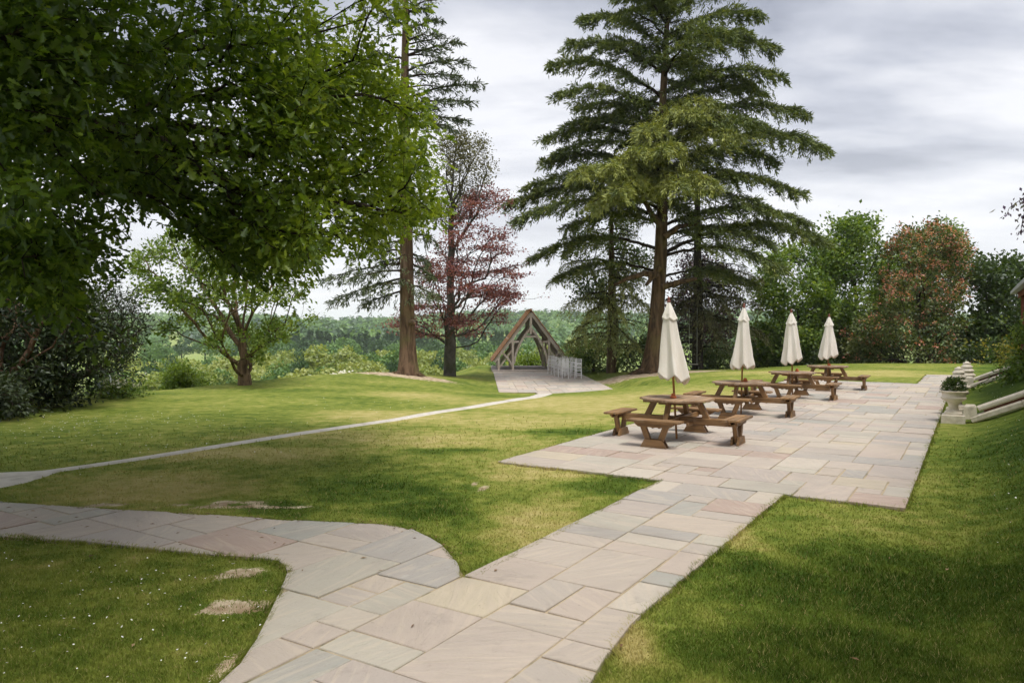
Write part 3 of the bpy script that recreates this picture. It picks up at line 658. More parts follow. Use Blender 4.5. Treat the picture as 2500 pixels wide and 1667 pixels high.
# ------------------------------------------------------------------ closed parasols
M_CLOTH, t_, b_ = new_mat('cream_canvas')
_tc = nd(t_, 'ShaderNodeTexCoord').outputs['Object']; _n = noise(t_, vmap(t_, _tc, (9, 9, 2)), 1.0, 4.0); _n2 = noise(t_, _tc, 400.0, 2.0)
_c = mixc(t_, maprange(t_, _n, .3, .7), (.86, .815, .735), (.92, .89, .83)); _c = mixc(t_, maprange(t_, noise(t_, vmap(t_, _tc, (14, 14, 5)), 1.0, 5.0), .58, .78, 0, .3), _c, (.66, .59, .48))
t_.links.new(_c, b_.inputs['Base Color']); b_.inputs['Roughness'].default_value = .9; b_.inputs['Specular IOR Level'].default_value = .1; bump(t_, b_, math_n(t_, 'ADD', _n, math_n(t_, 'MULTIPLY', _n2, .25)), .3, .006)
_tr = nd(t_, 'ShaderNodeBsdfTranslucent', {'Color': _c}); _mx = nd(t_, 'ShaderNodeMixShader', {0: .18, 1: b_.outputs[0], 2: _tr.outputs[0]}); t_.links.new(_mx.outputs[0], t_.nodes['Material Output'].inputs[0])
M_POLE = wood_mat('golden_pole', (.24, .10, .022), (.36, .165, .04), .4, .5)
M_FINIAL = plain_mat('red_brown_finial', (.20, .055, .035), .4, .5)
def make_parasol(seed):
    r = np.random.RandomState(seed); t = empty('parasol', (0, 0, 0))
    V, Q = tube([(0, 0, 0), (0, 0, 1.2), (0, 0, 2.44)], [.0195, .0195, .018], 12); ob('pole', mesh_np('pole', V, [Q], M_POLE, None, True), t)
    S, L = 96, 30; ph = r.uniform(0, 6.28); lob = 6; amp = r.uniform(.8, 1.2, lob); zb = r.normal(0, .035, lob); tw = r.uniform(-.25, .25)
    def fold(th, v):                                            # loosely wrapped flaps: sharp outer creases, rounded hollows
        s = ((th - ph - tw * v) / (2 * math.pi) * lob) % lob; i = int(s); f = s - i
        a = amp[i] * (1 - f) + amp[(i + 1) % lob] * f; sharp = abs(2 * f - 1) ** 1.4
        lop = .10 * math.cos(th - ph) * v
        return 1 - .26 + .36 * a * sharp * (.35 + .65 * v) + .07 * math.sin(2 * math.pi * f) * v + lop, zb[i] * (1 - f) + zb[(i + 1) % lob] * f, sharp
    Vs = []
    for l in range(L + 1):
        v = l / L
        for k in range(S):
            th = 2 * math.pi * k / S; g, zz, sharp = fold(th, v)
            R = .128 + (.272 - .128) * v ** 1.05 + .012 * math.sin(5 * v + th * 2)
            zbot = 1.14 + zz * .6 - .12 * (1 - sharp) - .05 * max(0, math.cos(th - ph - 2.0)); z = 2.22 + (zbot - 2.22) * v
            Vs.append((R * g * math.cos(th), R * g * math.sin(th), z))
    Vs = np.array(Vs)
    i = np.arange(L)[:, None] * S; j = np.arange(S)[None]; k = (np.arange(S)[None] + 1) % S; Q = np.stack([i + j, i + S + j, i + S + k, i + k], -1).reshape(-1, 4)
    # hem turned in, so the cloth has an inside
    n0 = len(Vs); hem = Vs[L * S:] * np.array([.86, .86, 1]) + np.array([0, 0, .012]); inn = Vs[L * S:] * np.array([.45, .45, 1]) + np.array([0, 0, .22])
    j = np.arange(S); k = (j + 1) % S
    Q2 = np.stack([L * S + j, n0 + j, n0 + k, L * S + k], -1); Q3 = np.stack([n0 + j, n0 + S + j, n0 + S + k, n0 + k], -1)
    can = ob('canopy', mesh_np('canopy', np.concatenate([Vs, hem, inn]), [Q, Q2, Q3], M_CLOTH, None, True), t)
    Vs = []; L = 10                                               # the vent cap over it, its edge scalloped
    for l in range(L + 1):
        v = l / L
        for q in range(S):
            th = 2 * math.pi * q / S; g, zz, sharp = fold(th, .5); R = .022 + (.150 - .022) * v ** .92
            Vs.append((R * (g * .7 + .3) * math.cos(th), R * (g * .7 + .3) * math.sin(th), 2.425 - .30 * v - (.022 * (1 - sharp) - .02 * sharp) * v ** 6 + zz * .3 * v))
    i = np.arange(L)[:, None] * S; j = np.arange(S)[None]; k = (np.arange(S)[None] + 1) % S; Q = np.stack([i + j, i + S + j, i + S + k, i + k], -1).reshape(-1, 4)
    ob('vent_cap', mesh_np('vent_cap', Vs, [Q], M_CLOTH, None, True), can)
    V, Fs = lathe([(.03, 2.415), (.034, 2.43), (.034, 2.45), (.018, 2.455), (.018, 2.463), (.026, 2.475), (.024, 2.495), (.010, 2.51), (.004, 2.53)], 14); ob('finial', pyd('finial', V, Fs, M_FINIAL, True), t)
    V, Fs = lathe([(.030, 1.30), (.034, 1.31), (.034, 1.36), (.03, 1.37)], 12); ob('runner', pyd('runner', V, Fs, M_FINIAL), t)
    return t
PTILT = [(-3.5, 0, 1.0), (1.3, 1, 1.0), (-1.2, 0, .985), (.8, 0, .955)]
for i, (xy, dr) in enumerate(TABLES):
    p = make_parasol(30 + i * 7); p.location = (xy[0], xy[1], .027); p.scale = (1, 1, PTILT[i][2]); p.rotation_euler = (math.radians(PTILT[i][1]), math.radians(PTILT[i][0]), i * 1.1)
    p.rotation_euler = (Matrix.Rotation(math.radians(PTILT[i][0]), 3, 'Y') @ Matrix.Rotation(i * 1.1 + .4, 3, 'Z')).to_euler()
    tag(p, ['closed cream parasol leaning left through the nearest picnic table', 'closed cream parasol standing through the second picnic table from the camera', 'closed cream parasol standing through the third picnic table from the camera',
            'closed cream parasol, smallest in view, through the farthest picnic table'][i], 'parasol', 'closed parasols through the picnic tables')
M_TERRA = plain_mat('terracotta', (.52, .15, .062), .75, .2, .15)
POTS = [(-.085, -.10), (.11, .06), (.16, .10), (0.02, -.06)]
for i, (xy, dr) in enumerate(TABLES):
    V, Fs = lathe([(.038, 0), (.058, .006), (.062, .020), (.056, .024), (.047, .020), (.047, .030), (.043, .034), (.040, .038), (.033, .078), (.030, .083), (.012, .084)], 20)
    o = ob('terracotta_pot', pyd('terracotta_pot', V, Fs, M_TERRA, True)); q = xy + np.array(POTS[i]); o.location = (q[0], q[1], .7595)
    tag(o, ['small upturned terracotta pot and saucer on the nearest picnic table', 'small upturned terracotta pot on the second picnic table from the camera', 'small upturned terracotta pot on the third picnic table from the camera', 'small terracotta pot by the pole of the farthest picnic table'][i], 'flower pot', 'terracotta pots on the picnic tables')

# ------------------------------------------------------------------ oak-framed pavilion
M_OAK = wood_mat('silvered_oak', (.46, .385, .315), (.68, .60, .52), .8, .2, (.60, .555, .505), 18.0)
M_TILE = stone_mat('clay_roof_tile', (.42, .20, .105), (.54, .29, .165), (.30, .16, .10), 7.0)
M_BOARD = wood_mat('dark_roof_boards', (.075, .05, .035), (.14, .10, .07), .85, .15)
M_PLINTH = stone_mat('pavilion_plinth_stone', (.42, .365, .325), (.52, .46, .415), (.33, .285, .25), 6.0)
pav = empty('timber_pavilion', (TER_C[0], TER_C[1], TER_Z), TER_ROT)
tag(pav, 'open oak-framed pavilion with steep clay-tiled roof beyond the lawn', 'pavilion')
PH = .13                                                        # plinth height
for i in range(6):
    x0 = -2.62 + i * (5.6 / 6); prism('plinth_slab', [(x0 + .004, -.75), (x0 + 5.6 / 6 - .004, -.75), (x0 + 5.6 / 6 - .004, 5.3), (x0 + .004, 5.3)], .0, PH, M_PLINTH, pav, .012)
RIDGE, EAVE, HALF = 4.02 + PH, .62 + PH, 2.56
def sl(x): return RIDGE - abs(x) / HALF * (RIDGE - EAVE)      # underside line of the roof
def arc_beam(name, pts, w, h, mat, parent, y):
    """a curved timber in the frame's plane: pts (x,z), h its depth in the plane, w across it"""
    p = np.array(pts, float); tt = np.linspace(0, 1, 13); s = np.linspace(0, 1, len(p))
    c = np.polyfit(s, p, 2); q = np.stack([np.polyval(c[:, 0], tt), np.polyval(c[:, 1], tt)], -1)
    tg = np.gradient(q, axis=0); tg /= np.linalg.norm(tg, axis=1, keepdims=True); nr = np.stack([-tg[:, 1], tg[:, 0]], -1)
    a = q + nr * h / 2; b = q - nr * h / 2; V = []
    for yy in (y - w / 2, y + w / 2):
        V += [(x, yy, z) for x, z in a] + [(x, yy, z) for x, z in b]
    n = 13; Fs = []
    for i in range(n - 1):
        Fs += [(i, i + 1, n + i + 1, n + i), (2 * n + i, 3 * n + i, 3 * n + i + 1, 2 * n + i + 1), (i, 2 * n + i, 2 * n + i + 1, i + 1), (n + i, n + i + 1, 3 * n + i + 1, 3 * n + i)]
    Fs += [(0, n, 3 * n, 2 * n), (n - 1, 3 * n - 1, 4 * n - 1, 2 * n - 1)]
    return ob(name, pyd(name, V, Fs, mat), parent)
def frame(y):
    for s in (-1, 1):
        beam('rafter', (s * .02, y, RIDGE - .16), (s * (HALF - .08), y, EAVE - .05), .15, .25, M_OAK, pav, up=(s, 0, .75))
        beam('post', (s * 1.22, y + .004, PH), (s * 1.22, y + .004, sl(1.22) - .22), .16, .15, M_OAK, pav, up=(1, 0, 0))
        beam('short_post', (s * 2.17, y + .003, PH), (s * 2.17, y + .003, sl(2.17) - .24), .15, .14, M_OAK, pav, up=(1, 0, 0))
        arc_beam('arch_brace', [(s * .06, 2.75 + PH), (s * .42, 2.30 + PH), (s * .80, 1.66 + PH), (s * 1.03, 1.0 + PH), (s * 1.13, .46 + PH)], .11, .14, M_OAK, pav, y - .006)
        beam('tie', (s * .80, y + .002, 1.89 + PH), (s * 1.62, y + .002, 1.89 + PH), .13, .115, M_OAK, pav)
        arc_beam('knee_brace', [(s * 1.93, sl(1.93) - .26), (s * 1.58, .80 + PH), (s * 1.36, .50 + PH), (s * 1.27, .26 + PH)], .10, .12, M_OAK, pav, y - .004)
        arc_beam('knee_brace', [(s * 1.30, 1.30 + PH), (s * 1.50, 1.02 + PH), (s * 1.78, .62 + PH), (s * 2.08, .22 + PH)], .09, .11, M_OAK, pav, y + .055)
    beam('king_post', (0, y - .008, 2.42 + PH), (0, y - .008, RIDGE - .2), .15, .14, M_OAK, pav, up=(1, 0, 0))
    beam('collar', (-.42, y + .006, 2.24 + PH), (.42, y + .006, 2.24 + PH), .13, .12, M_OAK, pav)
for y in (-.33, 2.3, 4.75): frame(y)
for s in (-1, 1):
    beam('purlin', (s * 1.45, -.25, sl(1.45) - .02), (s * 1.45, 4.9, sl(1.45) - .02), .12, .12, M_OAK, pav)
    beam('wall_plate', (s * 2.17, -.2, sl(2.17) - .10), (s * 2.17, 4.85, sl(2.17) - .10), .13, .12, M_OAK, pav)
    a = math.atan2(RIDGE - EAVE, HALF); d = np.array([math.cos(a) * s, -math.sin(a)]); nrm = np.array([math.sin(a) * s, math.cos(a)])
    base = np.array([0, RIDGE - .02]); Ls = math.hypot(HALF, RIDGE - EAVE) + .06
    A = Acc()                                                     # roof boards
    q = [base, base + d * Ls, base + d * Ls + nrm * .035, base + nrm * .035]; V = [(p[0], y, p[1]) for y in (-.42, 5.05) for p in q]
    A.add(V, [(0, 1, 2, 3), (7, 6, 5, 4), (0, 4, 5, 1), (1, 5, 6, 2), (2, 6, 7, 3), (3, 7, 4, 0)]); rb_ = ob('roof_boards', A.mesh('roof_boards', M_BOARD), pav)
    A = Acc(); rr = np.random.RandomState(8 + s); nc = 40; st = Ls / nc     # overlapping clay tiles in courses
    for c in range(nc):
        nb = 33
        for k in range(nb):
            y0 = -.45 + (5.53 / nb) * (k + (.5 if c % 2 else 0)); y1 = y0 + 5.53 / nb - .006; lift = rr.uniform(0, .006)
            p0 = base + d * (c * st - .03) + nrm * .038; p1 = base + d * ((c + 1) * st + .035) + nrm * (.062 + lift)
            q = [p0, p1, p1 + nrm * .013, p0 + nrm * .013]; V = [(p[0], yy, p[1]) for yy in (y0, y1) for p in q]
            A.add(V, [(0, 1, 2, 3), (7, 6, 5, 4), (1, 5, 6, 2), (2, 6, 7, 3)], rr.rand())
    tag(ob('roof_tiles', A.mesh('roof_tiles', M_TILE), rb_), kind='stuff')
    for y in (-.475, 5.10): beam('verge_board', (s * .0, y, RIDGE + .045), (s * (HALF + .05), y, EAVE + .02 - .03), .03, .05, M_TILE, pav, up=(s, 0, .75))
for k in range(13):
    y0 = -.46 + k * .427; a = np.linspace(-.95, .95, 7); o = [( .15 * math.sin(q), .12 * math.cos(q) - .06) for q in a]
    V = [(x, yy, RIDGE + .045 + z) for yy in (y0, y0 + .42) for x, z in o]; Fs = [(i, i + 1, 8 + i, 7 + i) for i in range(6)] + [tuple(range(6, -1, -1)), tuple(range(7, 14))]
    ob('ridge_tile', pyd('ridge_tile', V, Fs, M_TILE), pav)

# ------------------------------------------------------------------ stacked white chairs
M_WHITE = plain_mat('white_painted_wood', (.93, .92, .92), .45, .4, .02)
def stick(A, p0, p1, r, sides=6): A.add(*tube([p0, (np.array(p0) + np.array(p1)) / 2, p1], [r, r, r], sides))
def make_chair():
    t = empty('spindle_back_chair', (0, 0, 0)); W, D, hs = .185, .185, .45
    for sx in (-1, 1):
        A = Acc(); stick(A, (sx * W, -D, 0), (sx * W * .97, -D * .97, hs), .018); ob('leg', A.mesh('leg', M_WHITE), t)
        A = Acc(); A.add(*tube([(sx * W, D, 0), (sx * W * .96, D * .96, hs), (sx * W * .95, D * 1.05, .68), (sx * W * .95, D * 1.30, .92)], [.018] * 4, 6)); ob('leg', A.mesh('leg', M_WHITE), t)
    V = [(-.195, -.195, .445), (.195, -.195, .445), (.185, .19, .445), (-.185, .19, .445)]; V += [(x, y, .478) for x, y, z in V]
    ob('seat', pyd('seat', V, [(3, 2, 1, 0), (4, 5, 6, 7), (0, 1, 5, 4), (1, 2, 6, 5), (2, 3, 7, 6), (3, 0, 4, 7)], M_WHITE), t)
    A = Acc()
    for z, dy in ((.915, 1.30), (.80, 1.18), (.72, 1.09), (.66, 1.04), (.60, 1.02)): stick(A, (-W * .95, D * dy, z), (W * .95, D * dy, z), .014)
    for k in range(7): x = -W * .8 + W * 1.6 * k / 6; stick(A, (x, D * 1.30, .915), (x, D * 1.18, .80), .010, 5)
    for k in range(4): x = -W * .6 + W * 1.2 * k / 3; stick(A, (x, D * 1.09, .72), (x, D * 1.02, .60), .010, 5)
    ob('backrest', A.mesh('backrest', M_WHITE), t)
    A = Acc()
    for z in (.20, .30): 
        stick(A, (-W, -D, z), (W, -D, z), .009); stick(A, (-W, D, z + .03), (W, D, z + .03), .009)
        for sx in (-1, 1): stick(A, (sx * W, -D, z + .05), (sx * W, D, z + .05), .009)
    ob('stretcher', A.mesh('stretcher', M_WHITE), t)
    return t
ch0 = make_chair(); STACKS = [(2.50 + .60 * (i / 4), 47.4 - 4.6 * (i / 4), .06, 'left', 4 - i) for i in range(5)] + [(3.30 + .52 * (i / 3), 46.2 - 3.6 * (i / 3), .02, 'right', 3 - i) for i in range(4)]
ORD = ['front', 'second', 'third', 'fourth', 'fifth']; first = True
for (x, y, rz, row, k) in STACKS:
    for lv in range(2):
        c = ch0 if first else copy_tree(ch0); first = False
        c.location = (x + lv * .012, y + lv * .05, TER_Z + .036 + lv * .225); c.rotation_euler = (0, 0, rz + math.pi + random.uniform(-.15, .15))
        lab = '%s white spindle-back chair of the %s stack in the %s row beside the pavilion' % ('lower' if lv == 0 else 'upper', ORD[k], row)
        tag(c, lab, 'chair', '%s row of stacked chairs' % row)

# ------------------------------------------------------------------ urns, finials and stone copings on the bank
M_STONE = stone_mat('cream_garden_stone', (.60, .53, .42), (.76, .70, .60), (.30, .26, .19), 8.0, (.54, .78))
M_BRICK = stone_mat('dark_red_brick', (.15, .06, .04), (.22, .10, .065), (.09, .05, .035), 6.0)  # dark red brick infill below the coping rails
def stone_block(name, x0, x1, y0, y1, z0, z1, parent, mat=None, taper=0.0, bev=.015):
    o = prism(name, [(x0, y0), (x1, y0), (x1, y1), (x0, y1)], z0, z1, mat or M_STONE, parent, bev)
    if taper:
        for v in o.data.vertices:
            if v.co.z > (z0 + z1) / 2: v.co.x = (x0 + x1) / 2 + (v.co.x - (x0 + x1) / 2) * (1 - taper); v.co.y = (y0 + y1) / 2 + (v.co.y - (y0 + y1) / 2) * (1 - taper)
    return o
def make_urn(name, xy, label):
    u = empty(name, (xy[0], xy[1], .02), RZ); u.scale = (.82, .82, .78); tag(u, label, 'urn', 'stone urns at the patio edge')
    stone_block('plinth', -.27, .27, -.27, .27, -.1, .20, u, taper=.04); stone_block('pedestal', -.20, .20, -.20, .20, .20, .27, u)
    V, Fs = lathe([(.19, .27), (.185, .29), (.13, .31), (.115, .36), (.11, .42), (.115, .47), (.15, .53), (.215, .575), (.262, .61), (.285, .645), (.28, .67), (.265, .685), (.26, .73), (.262, .775), (.30, .80), (.325, .815), (.325, .835), (.285, .84), (.26, .82), (.22, .80)], 36,
                  lambda a, z: 1 + (.022 * math.cos(18 * a) if .54 < z < .66 else 0)); ob('bowl', pyd('bowl', V, Fs, M_STONE, True), u)
    return u
urnA = make_urn('stone_urn', MN(18.0, PAT_N1 + .26), 'cream stone urn planted with white flowers at the patio edge, nearest the camera')
urnB = make_urn('stone_urn', MN(19.5, PAT_N1 + .30), 'cream stone urn half hidden behind the planted one at the patio edge')
def make_finial(xy, label, s=1.0, dz=0.0):
    u = empty('stone_finial', (xy[0], xy[1], .0 + dz), RZ + .2); u.scale = (s, s, s); tag(u, label, 'stone finial', 'tiered stone finials at the far coping')
    stone_block('block', -.26, .26, -.26, .26, -.12, .20, u, taper=.12, bev=.05)
    z = .20
    for k, (r0, r1, h) in enumerate(((.35, .24, .17), (.30, .20, .16), (.25, .17, .15), (.20, .12, .14), (.13, .05, .10))):
        V, Fs = lathe([(r0 * .86, z), (r0, z + .02), (r0 * .99, z + .05), (r1 * 1.08, z + h * .75), (r1, z + h)], 28); ob('tier', pyd('tier', V, Fs, M_STONE, True), u); z += h
    return u
make_finial(MN(26.4, PAT_N1 + .22), 'tiered cream stone finial standing in front of the far coping', .86)
make_finial(MN(28.2, PAT_N1 + .42), 'tiered cream stone finial just behind the front one, lower in view', .86, .10)
def coping_wall(name, m0, label, n0, n1, zoff, kink=None):
    """a stepped garden wall running up the bank: a rail above, a plinth below, brick between"""
    w = empty(name, (0, 0, 0)); tag(w, label, 'garden wall', 'stone copings climbing the bank')
    def line(dz, na, nb): return [np.array([*MN(m0, n), z + dz]) for n, z in ((na, base(na)), (nb, base(nb)))]
    def base(n):
        return H1(*MN(m0, n)) + .02
    def rail(nm, na, nb, dz, ww, hh, pieces=2):
        a = np.array([*MN(m0, na), base(na) + dz]); b = np.array([*MN(m0, nb), base(nb) + dz])
        for k in range(pieces):
            p = a + (b - a) * (k / pieces); q = a + (b - a) * ((k + 1) / pieces) - (b - a) / np.linalg.norm(b - a) * .006
            o = beam(nm, p, q, ww, hh, M_STONE, w, bev=.03)
    rail('rail', n0 + .34, n1, zoff + .235, .22, .11, 3); rail('plinth_course', n0 + .22, n1, zoff + .02, .28, .14, 3)
    a = np.array([*MN(m0, n0 + .45), base(n0 + .45) + zoff + .135]); b = np.array([*MN(m0, n1 - .02), base(n1 - .02) + zoff + .135])
    beam('brick_infill', a, b, .10, .11, M_BRICK, w)
    c = MN(m0, n0 + .20); g = base(n0 + .20)
    o = stone_block('end_scroll', -.13, .13, -.13, .13, 0, .30, w, taper=.15, bev=.04); o.location = (c[0], c[1], g + zoff + .04); o.rotation_euler = (0, 0, RZ)
    if kink:
        p = np.array([*MN(m0, n1), base(n1) + zoff + .235]); q = np.array([*MN(m0, n1 + kink), base(n1) + zoff + .235]); beam('rail', p, q, .26, .15, M_STONE, w, bev=.03)
        p = np.array([*MN(m0, n1 - .05), base(n1) + zoff + .12]); q = np.array([*MN(m0, n1 + kink), base(n1) + zoff + .12]); beam('brick_infill', p, q, .14, .30, M_BRICK, w)
    return w
coping_wall('bank_coping', 18.0, 'cream stone coping rising up the bank behind the planted urn', PAT_N1 + .36, PAT_N1 + 3.2, .02)
coping_wall('bank_coping', 27.3, 'cream stone coping with red brick rising beside the tiered finials', PAT_N1 + .30, PAT_N1 + 2.3, .08, 1.4)

# ------------------------------------------------------------------ the garden building whose roof corner shows on the right, with a house added for shade
M_LEAD = plain_mat('grey_gutter_metal', (.36, .38, .40), .45, .5, .1)
M_REDWOOD = wood_mat('red_brown_post', (.10, .028, .016), (.19, .06, .035), .6, .3)
M_RENDER = stone_mat('red_brick_wall', (.20, .085, .055), (.30, .14, .09), (.15, .08, .06), 3.0)
Q0 = P(2332, 672, 22.0)[:2]; QM, QN = Q0 @ U1, Q0 @ NN; gh = P(2332, 672, 22.0)[2]
bld = empty('garden_building', (0, 0, 0)); tag(bld, 'low building corner with grey gutter and red-brown post at the right edge, with an unseen house added for shade', 'building')
def bp(m_, n_, z): return (*MN(m_, n_), z)
prism('roof', [MN(QM, QN), MN(QM - 9, QN), MN(QM - 9, QN + 5), MN(QM, QN + 5)][::-1] if area([MN(QM, QN), MN(QM - 9, QN), MN(QM - 9, QN + 5), MN(QM, QN + 5)]) < 0 else [MN(QM, QN), MN(QM - 9, QN), MN(QM - 9, QN + 5), MN(QM, QN + 5)], gh + .03, gh + .12, M_LEAD, bld)
beam('gutter', bp(QM + .03, QN - .06, gh), bp(QM - 9, QN - .06, gh), .12, .10, M_LEAD, bld); beam('gutter', bp(QM + .06, QN - .1, gh + .002), bp(QM + .06, QN + 5, gh + .002), .12, .10, M_LEAD, bld)
beam('fascia', bp(QM - .06, QN + .08, gh - .09), bp(QM - 9, QN + .08, gh - .09), .03, .16, M_REDWOOD, bld)
for k in range(4): beam('post', bp(QM - .3 - k * 2.7, QN + .22, H1(*MN(QM - .3 - k * 2.7, QN + .22)) - .1), bp(QM - .3 - k * 2.7, QN + .22, gh - .05), .13, .13, M_REDWOOD, bld, up=(1, 0, 0))
HN = QN + 2.2; M_GLASS = plain_mat('dark_window_glass', (.03, .035, .04), .08, .6, .05); M_FRAME = plain_mat('white_window_frame', (.75, .74, .70), .5, .4, .05); M_SLATE = stone_mat('slate_roof', (.10, .10, .11), (.16, .155, .16), (.08, .085, .08), 3.0)
beam('wall', bp(QM - .2, HN, 3.0), bp(-8, HN, 3.0), .3, 8.6, M_RENDER, bld); beam('wall', bp(QM - .2, HN + .18, 3.0), bp(QM - .2, HN + 7, 3.0), .3, 8.58, M_RENDER, bld)  # tall house wall, windows and roof out of view, added to shade the bank
for k in range(8):
    for zz in (2.9, 5.6):
        mc = QM - 3 - k * 3.9; f = beam('shade_house_window', bp(mc - .6, HN - .17, zz), bp(mc + .6, HN - .17, zz), .08, 1.7, M_FRAME, bld)
        for a_ in (-.28, .28):
            for b2 in (-.40, .40): g_ = beam('pane', (a_ - .25, 0, b2), (a_ + .25, 0, b2), .13, .70, M_GLASS, f)
ra, rb, rc = bp(QM + .2, HN - .5, 7.2), bp(-8.4, HN - .5, 7.2), None
V = [bp(QM + .2, HN - .55, 7.25), bp(-8.4, HN - .55, 7.25), bp(-8.4, HN + 3.8, 10.6), bp(QM + .2, HN + 3.8, 10.6), bp(-8.4, HN + 8.0, 7.25), bp(QM + .2, HN + 8.0, 7.25)]
ob('shade_house_roof', pyd('shade_house_roof', V, [(0, 1, 2, 3), (3, 2, 4, 5), (0, 3, 5), (1, 4, 2), (0, 5, 4, 1)], M_SLATE), bld)

# ------------------------------------------------------------------ trees: skeletons, leaves, needles
def densify(poly, step):
    out = [np.asarray(poly[0], float)]
    for a, b in zip(poly[:-1], poly[1:]):
        a = np.asarray(a, float); b = np.asarray(b, float); n = max(1, int(np.linalg.norm(b - a) / step))
        for k in range(1, n + 1): out.append(a + (b - a) * k / n)
    return out
def skeleton(polys, step=.5):
    pos, par = [], []
    for k, pl in enumerate(polys):
        d = densify(pl, step)
        if k == 0: pos.append(d[0]); par.append(-1); prev = 0; d = d[1:]
        else:
            A = np.array(pos); prev = int(np.argmin(((A - d[0]) ** 2).sum(1))); d = d[1:] if np.linalg.norm(A[prev] - d[0]) < step * 1.5 else d
        for q in d: pos.append(q); par.append(prev); prev = len(pos) - 1
    return np.array(pos), np.array(par)
def grow(pos, par, targets, rng, bf=.35, step=.45, jit=.06, sag=0.0):
    """joins every target to the nearest branch, weighing how long the way to the root gets"""
    n0 = len(pos); cap = n0 + len(targets) * 14; Pn = np.zeros((cap, 3)); Pn[:n0] = pos; pa = np.full(cap, -1); pa[:n0] = par; L = np.zeros(cap); n = n0
    for i in range(1, n0): L[i] = L[pa[i]] + np.linalg.norm(pos[i] - pos[pa[i]])
    root = pos[0]; order = np.argsort(((targets - root) ** 2).sum(1)); tips = []
    for k in order:
        t = targets[k]; d = np.sqrt(((Pn[1:n] - t) ** 2).sum(1)); j = 1 + int(np.argmin(d + bf * L[1:n])); dj = d[j - 1]
        m_ = min(12, max(1, int(dj / step))); a = Pn[j].copy(); prev = j; off = rng.normal(0, jit * dj, 3)
        for q in range(1, m_ + 1):
            f = q / m_; p = a + (t - a) * f + off * math.sin(math.pi * f) + np.array([0, 0, sag * dj * math.sin(math.pi * f)])
            if n >= cap: break
            Pn[n] = p; pa[n] = prev; L[n] = L[prev] + dj / m_; prev = n; n += 1
        tips.append(prev)
    return Pn[:n], pa[:n], np.array(tips), n0
def limb_mesh(pos, par, r_root, r_tip, n_fixed, smooth=2, rmin=0.0, flare=0.0):
    n = len(pos); kids = [[] for _ in range(n)]
    for i in range(1, n): kids[par[i]].append(i)
    p = pos.copy()
    for _ in range(smooth):
        q = p.copy()
        for i in range(1, n):
            if kids[i] and i >= 2: q[i] = .5 * p[i] + .25 * p[par[i]] + .25 * p[kids[i]].mean(0)
        p = q
    cnt = np.zeros(n)
    for i in range(n - 1, 0, -1):
        if not kids[i]: cnt[i] = 1
        cnt[par[i]] += cnt[i]
    order_ok = (par[1:] < np.arange(1, n)).all(); e = math.log(r_root / r_tip) / math.log(max(cnt[0], 2)); rad = r_tip * np.maximum(cnt, 1) ** e
    A = Acc(); stack = [(0, None)]
    while stack:
        s, frm = stack.pop(); ch = [] if frm is None else [frm]; c = s
        while True:
            ch.append(c)
            if not kids[c]: break
            ks = sorted(kids[c], key=lambda k: -cnt[k]); stack += [(k, c) for k in ks[1:]]; c = ks[0]
        if len(ch) < 2: continue
        rr = rad[ch].copy()
        if frm is not None: rr[0] = min(rr[0], rr[1] * 1.15)
        if rr.max() < rmin: continue
        if frm is None and flare: rr[:4] *= np.array([1 + flare, 1 + flare * .45, 1 + flare * .15, 1])[:len(rr[:4])]
        sd = 12 if rr[0] > .25 else 8 if rr[0] > .07 else 5 if rr[0] > .02 else 3
        A.add(*tube(p[ch], np.maximum(rr, r_tip * .5), sd), .5 if rr[0] > .06 else .25 if rr[0] > .02 else .1)
    return A, p
LEAF2 = (np.array([(0, 0, 0), (-.30, .45, .10), (0, 1, -.04), (.30, .45, .10)], float), np.array([[0, 2, 1], [0, 3, 2]]))
_h = [(0, .012), (.22, .07), (.36, .19), (.44, .09), (.62, .30), (.70, .14), (.87, .22), (1.0, 0)]
_L = [(-w, y, .22 * w) for y, w in _h[1:-1]]; _R = [(w, y, .22 * w) for y, w in _h[1:-1]]
OAK = (np.array([(0, 0, 0), (0, 1.0, -.05)] + _L + _R, float), np.array([[0, 1, 7, 6, 5, 4, 3, 2], [0, 8, 9, 10, 11, 12, 13, 1]]))   # two lobed halves folded on the midrib
NEEDLE = (np.array([(0, 0, 0), (-.5, .5, 0), (0, 1, 0), (.5, .5, 0)], float), np.array([[0, 3, 2, 1]]))
def norm(v): return v / (np.linalg.norm(v, axis=-1, keepdims=True) + 1e-9)
def leaves(A, pos, axis_, nrm, size, width, tint, tpl):
    """one copy of the leaf shape per row"""
    y = norm(axis_); x = norm(np.cross(y, nrm)); z = np.cross(x, y); T, Fc = tpl; n = len(pos); k = len(T)
    V = pos[:, None] + size[:, None, None] * (T[None, :, 0:1] * x[:, None] * np.asarray(width).reshape(-1, 1, 1) + T[None, :, 1:2] * y[:, None] + T[None, :, 2:3] * z[:, None])
    Q = (np.arange(n)[:, None, None] * k + Fc[None]).reshape(-1, Fc.shape[1])
    A.add(V.reshape(-1, 3), Q, np.repeat(np.clip(tint, 0, 1), len(Fc)))
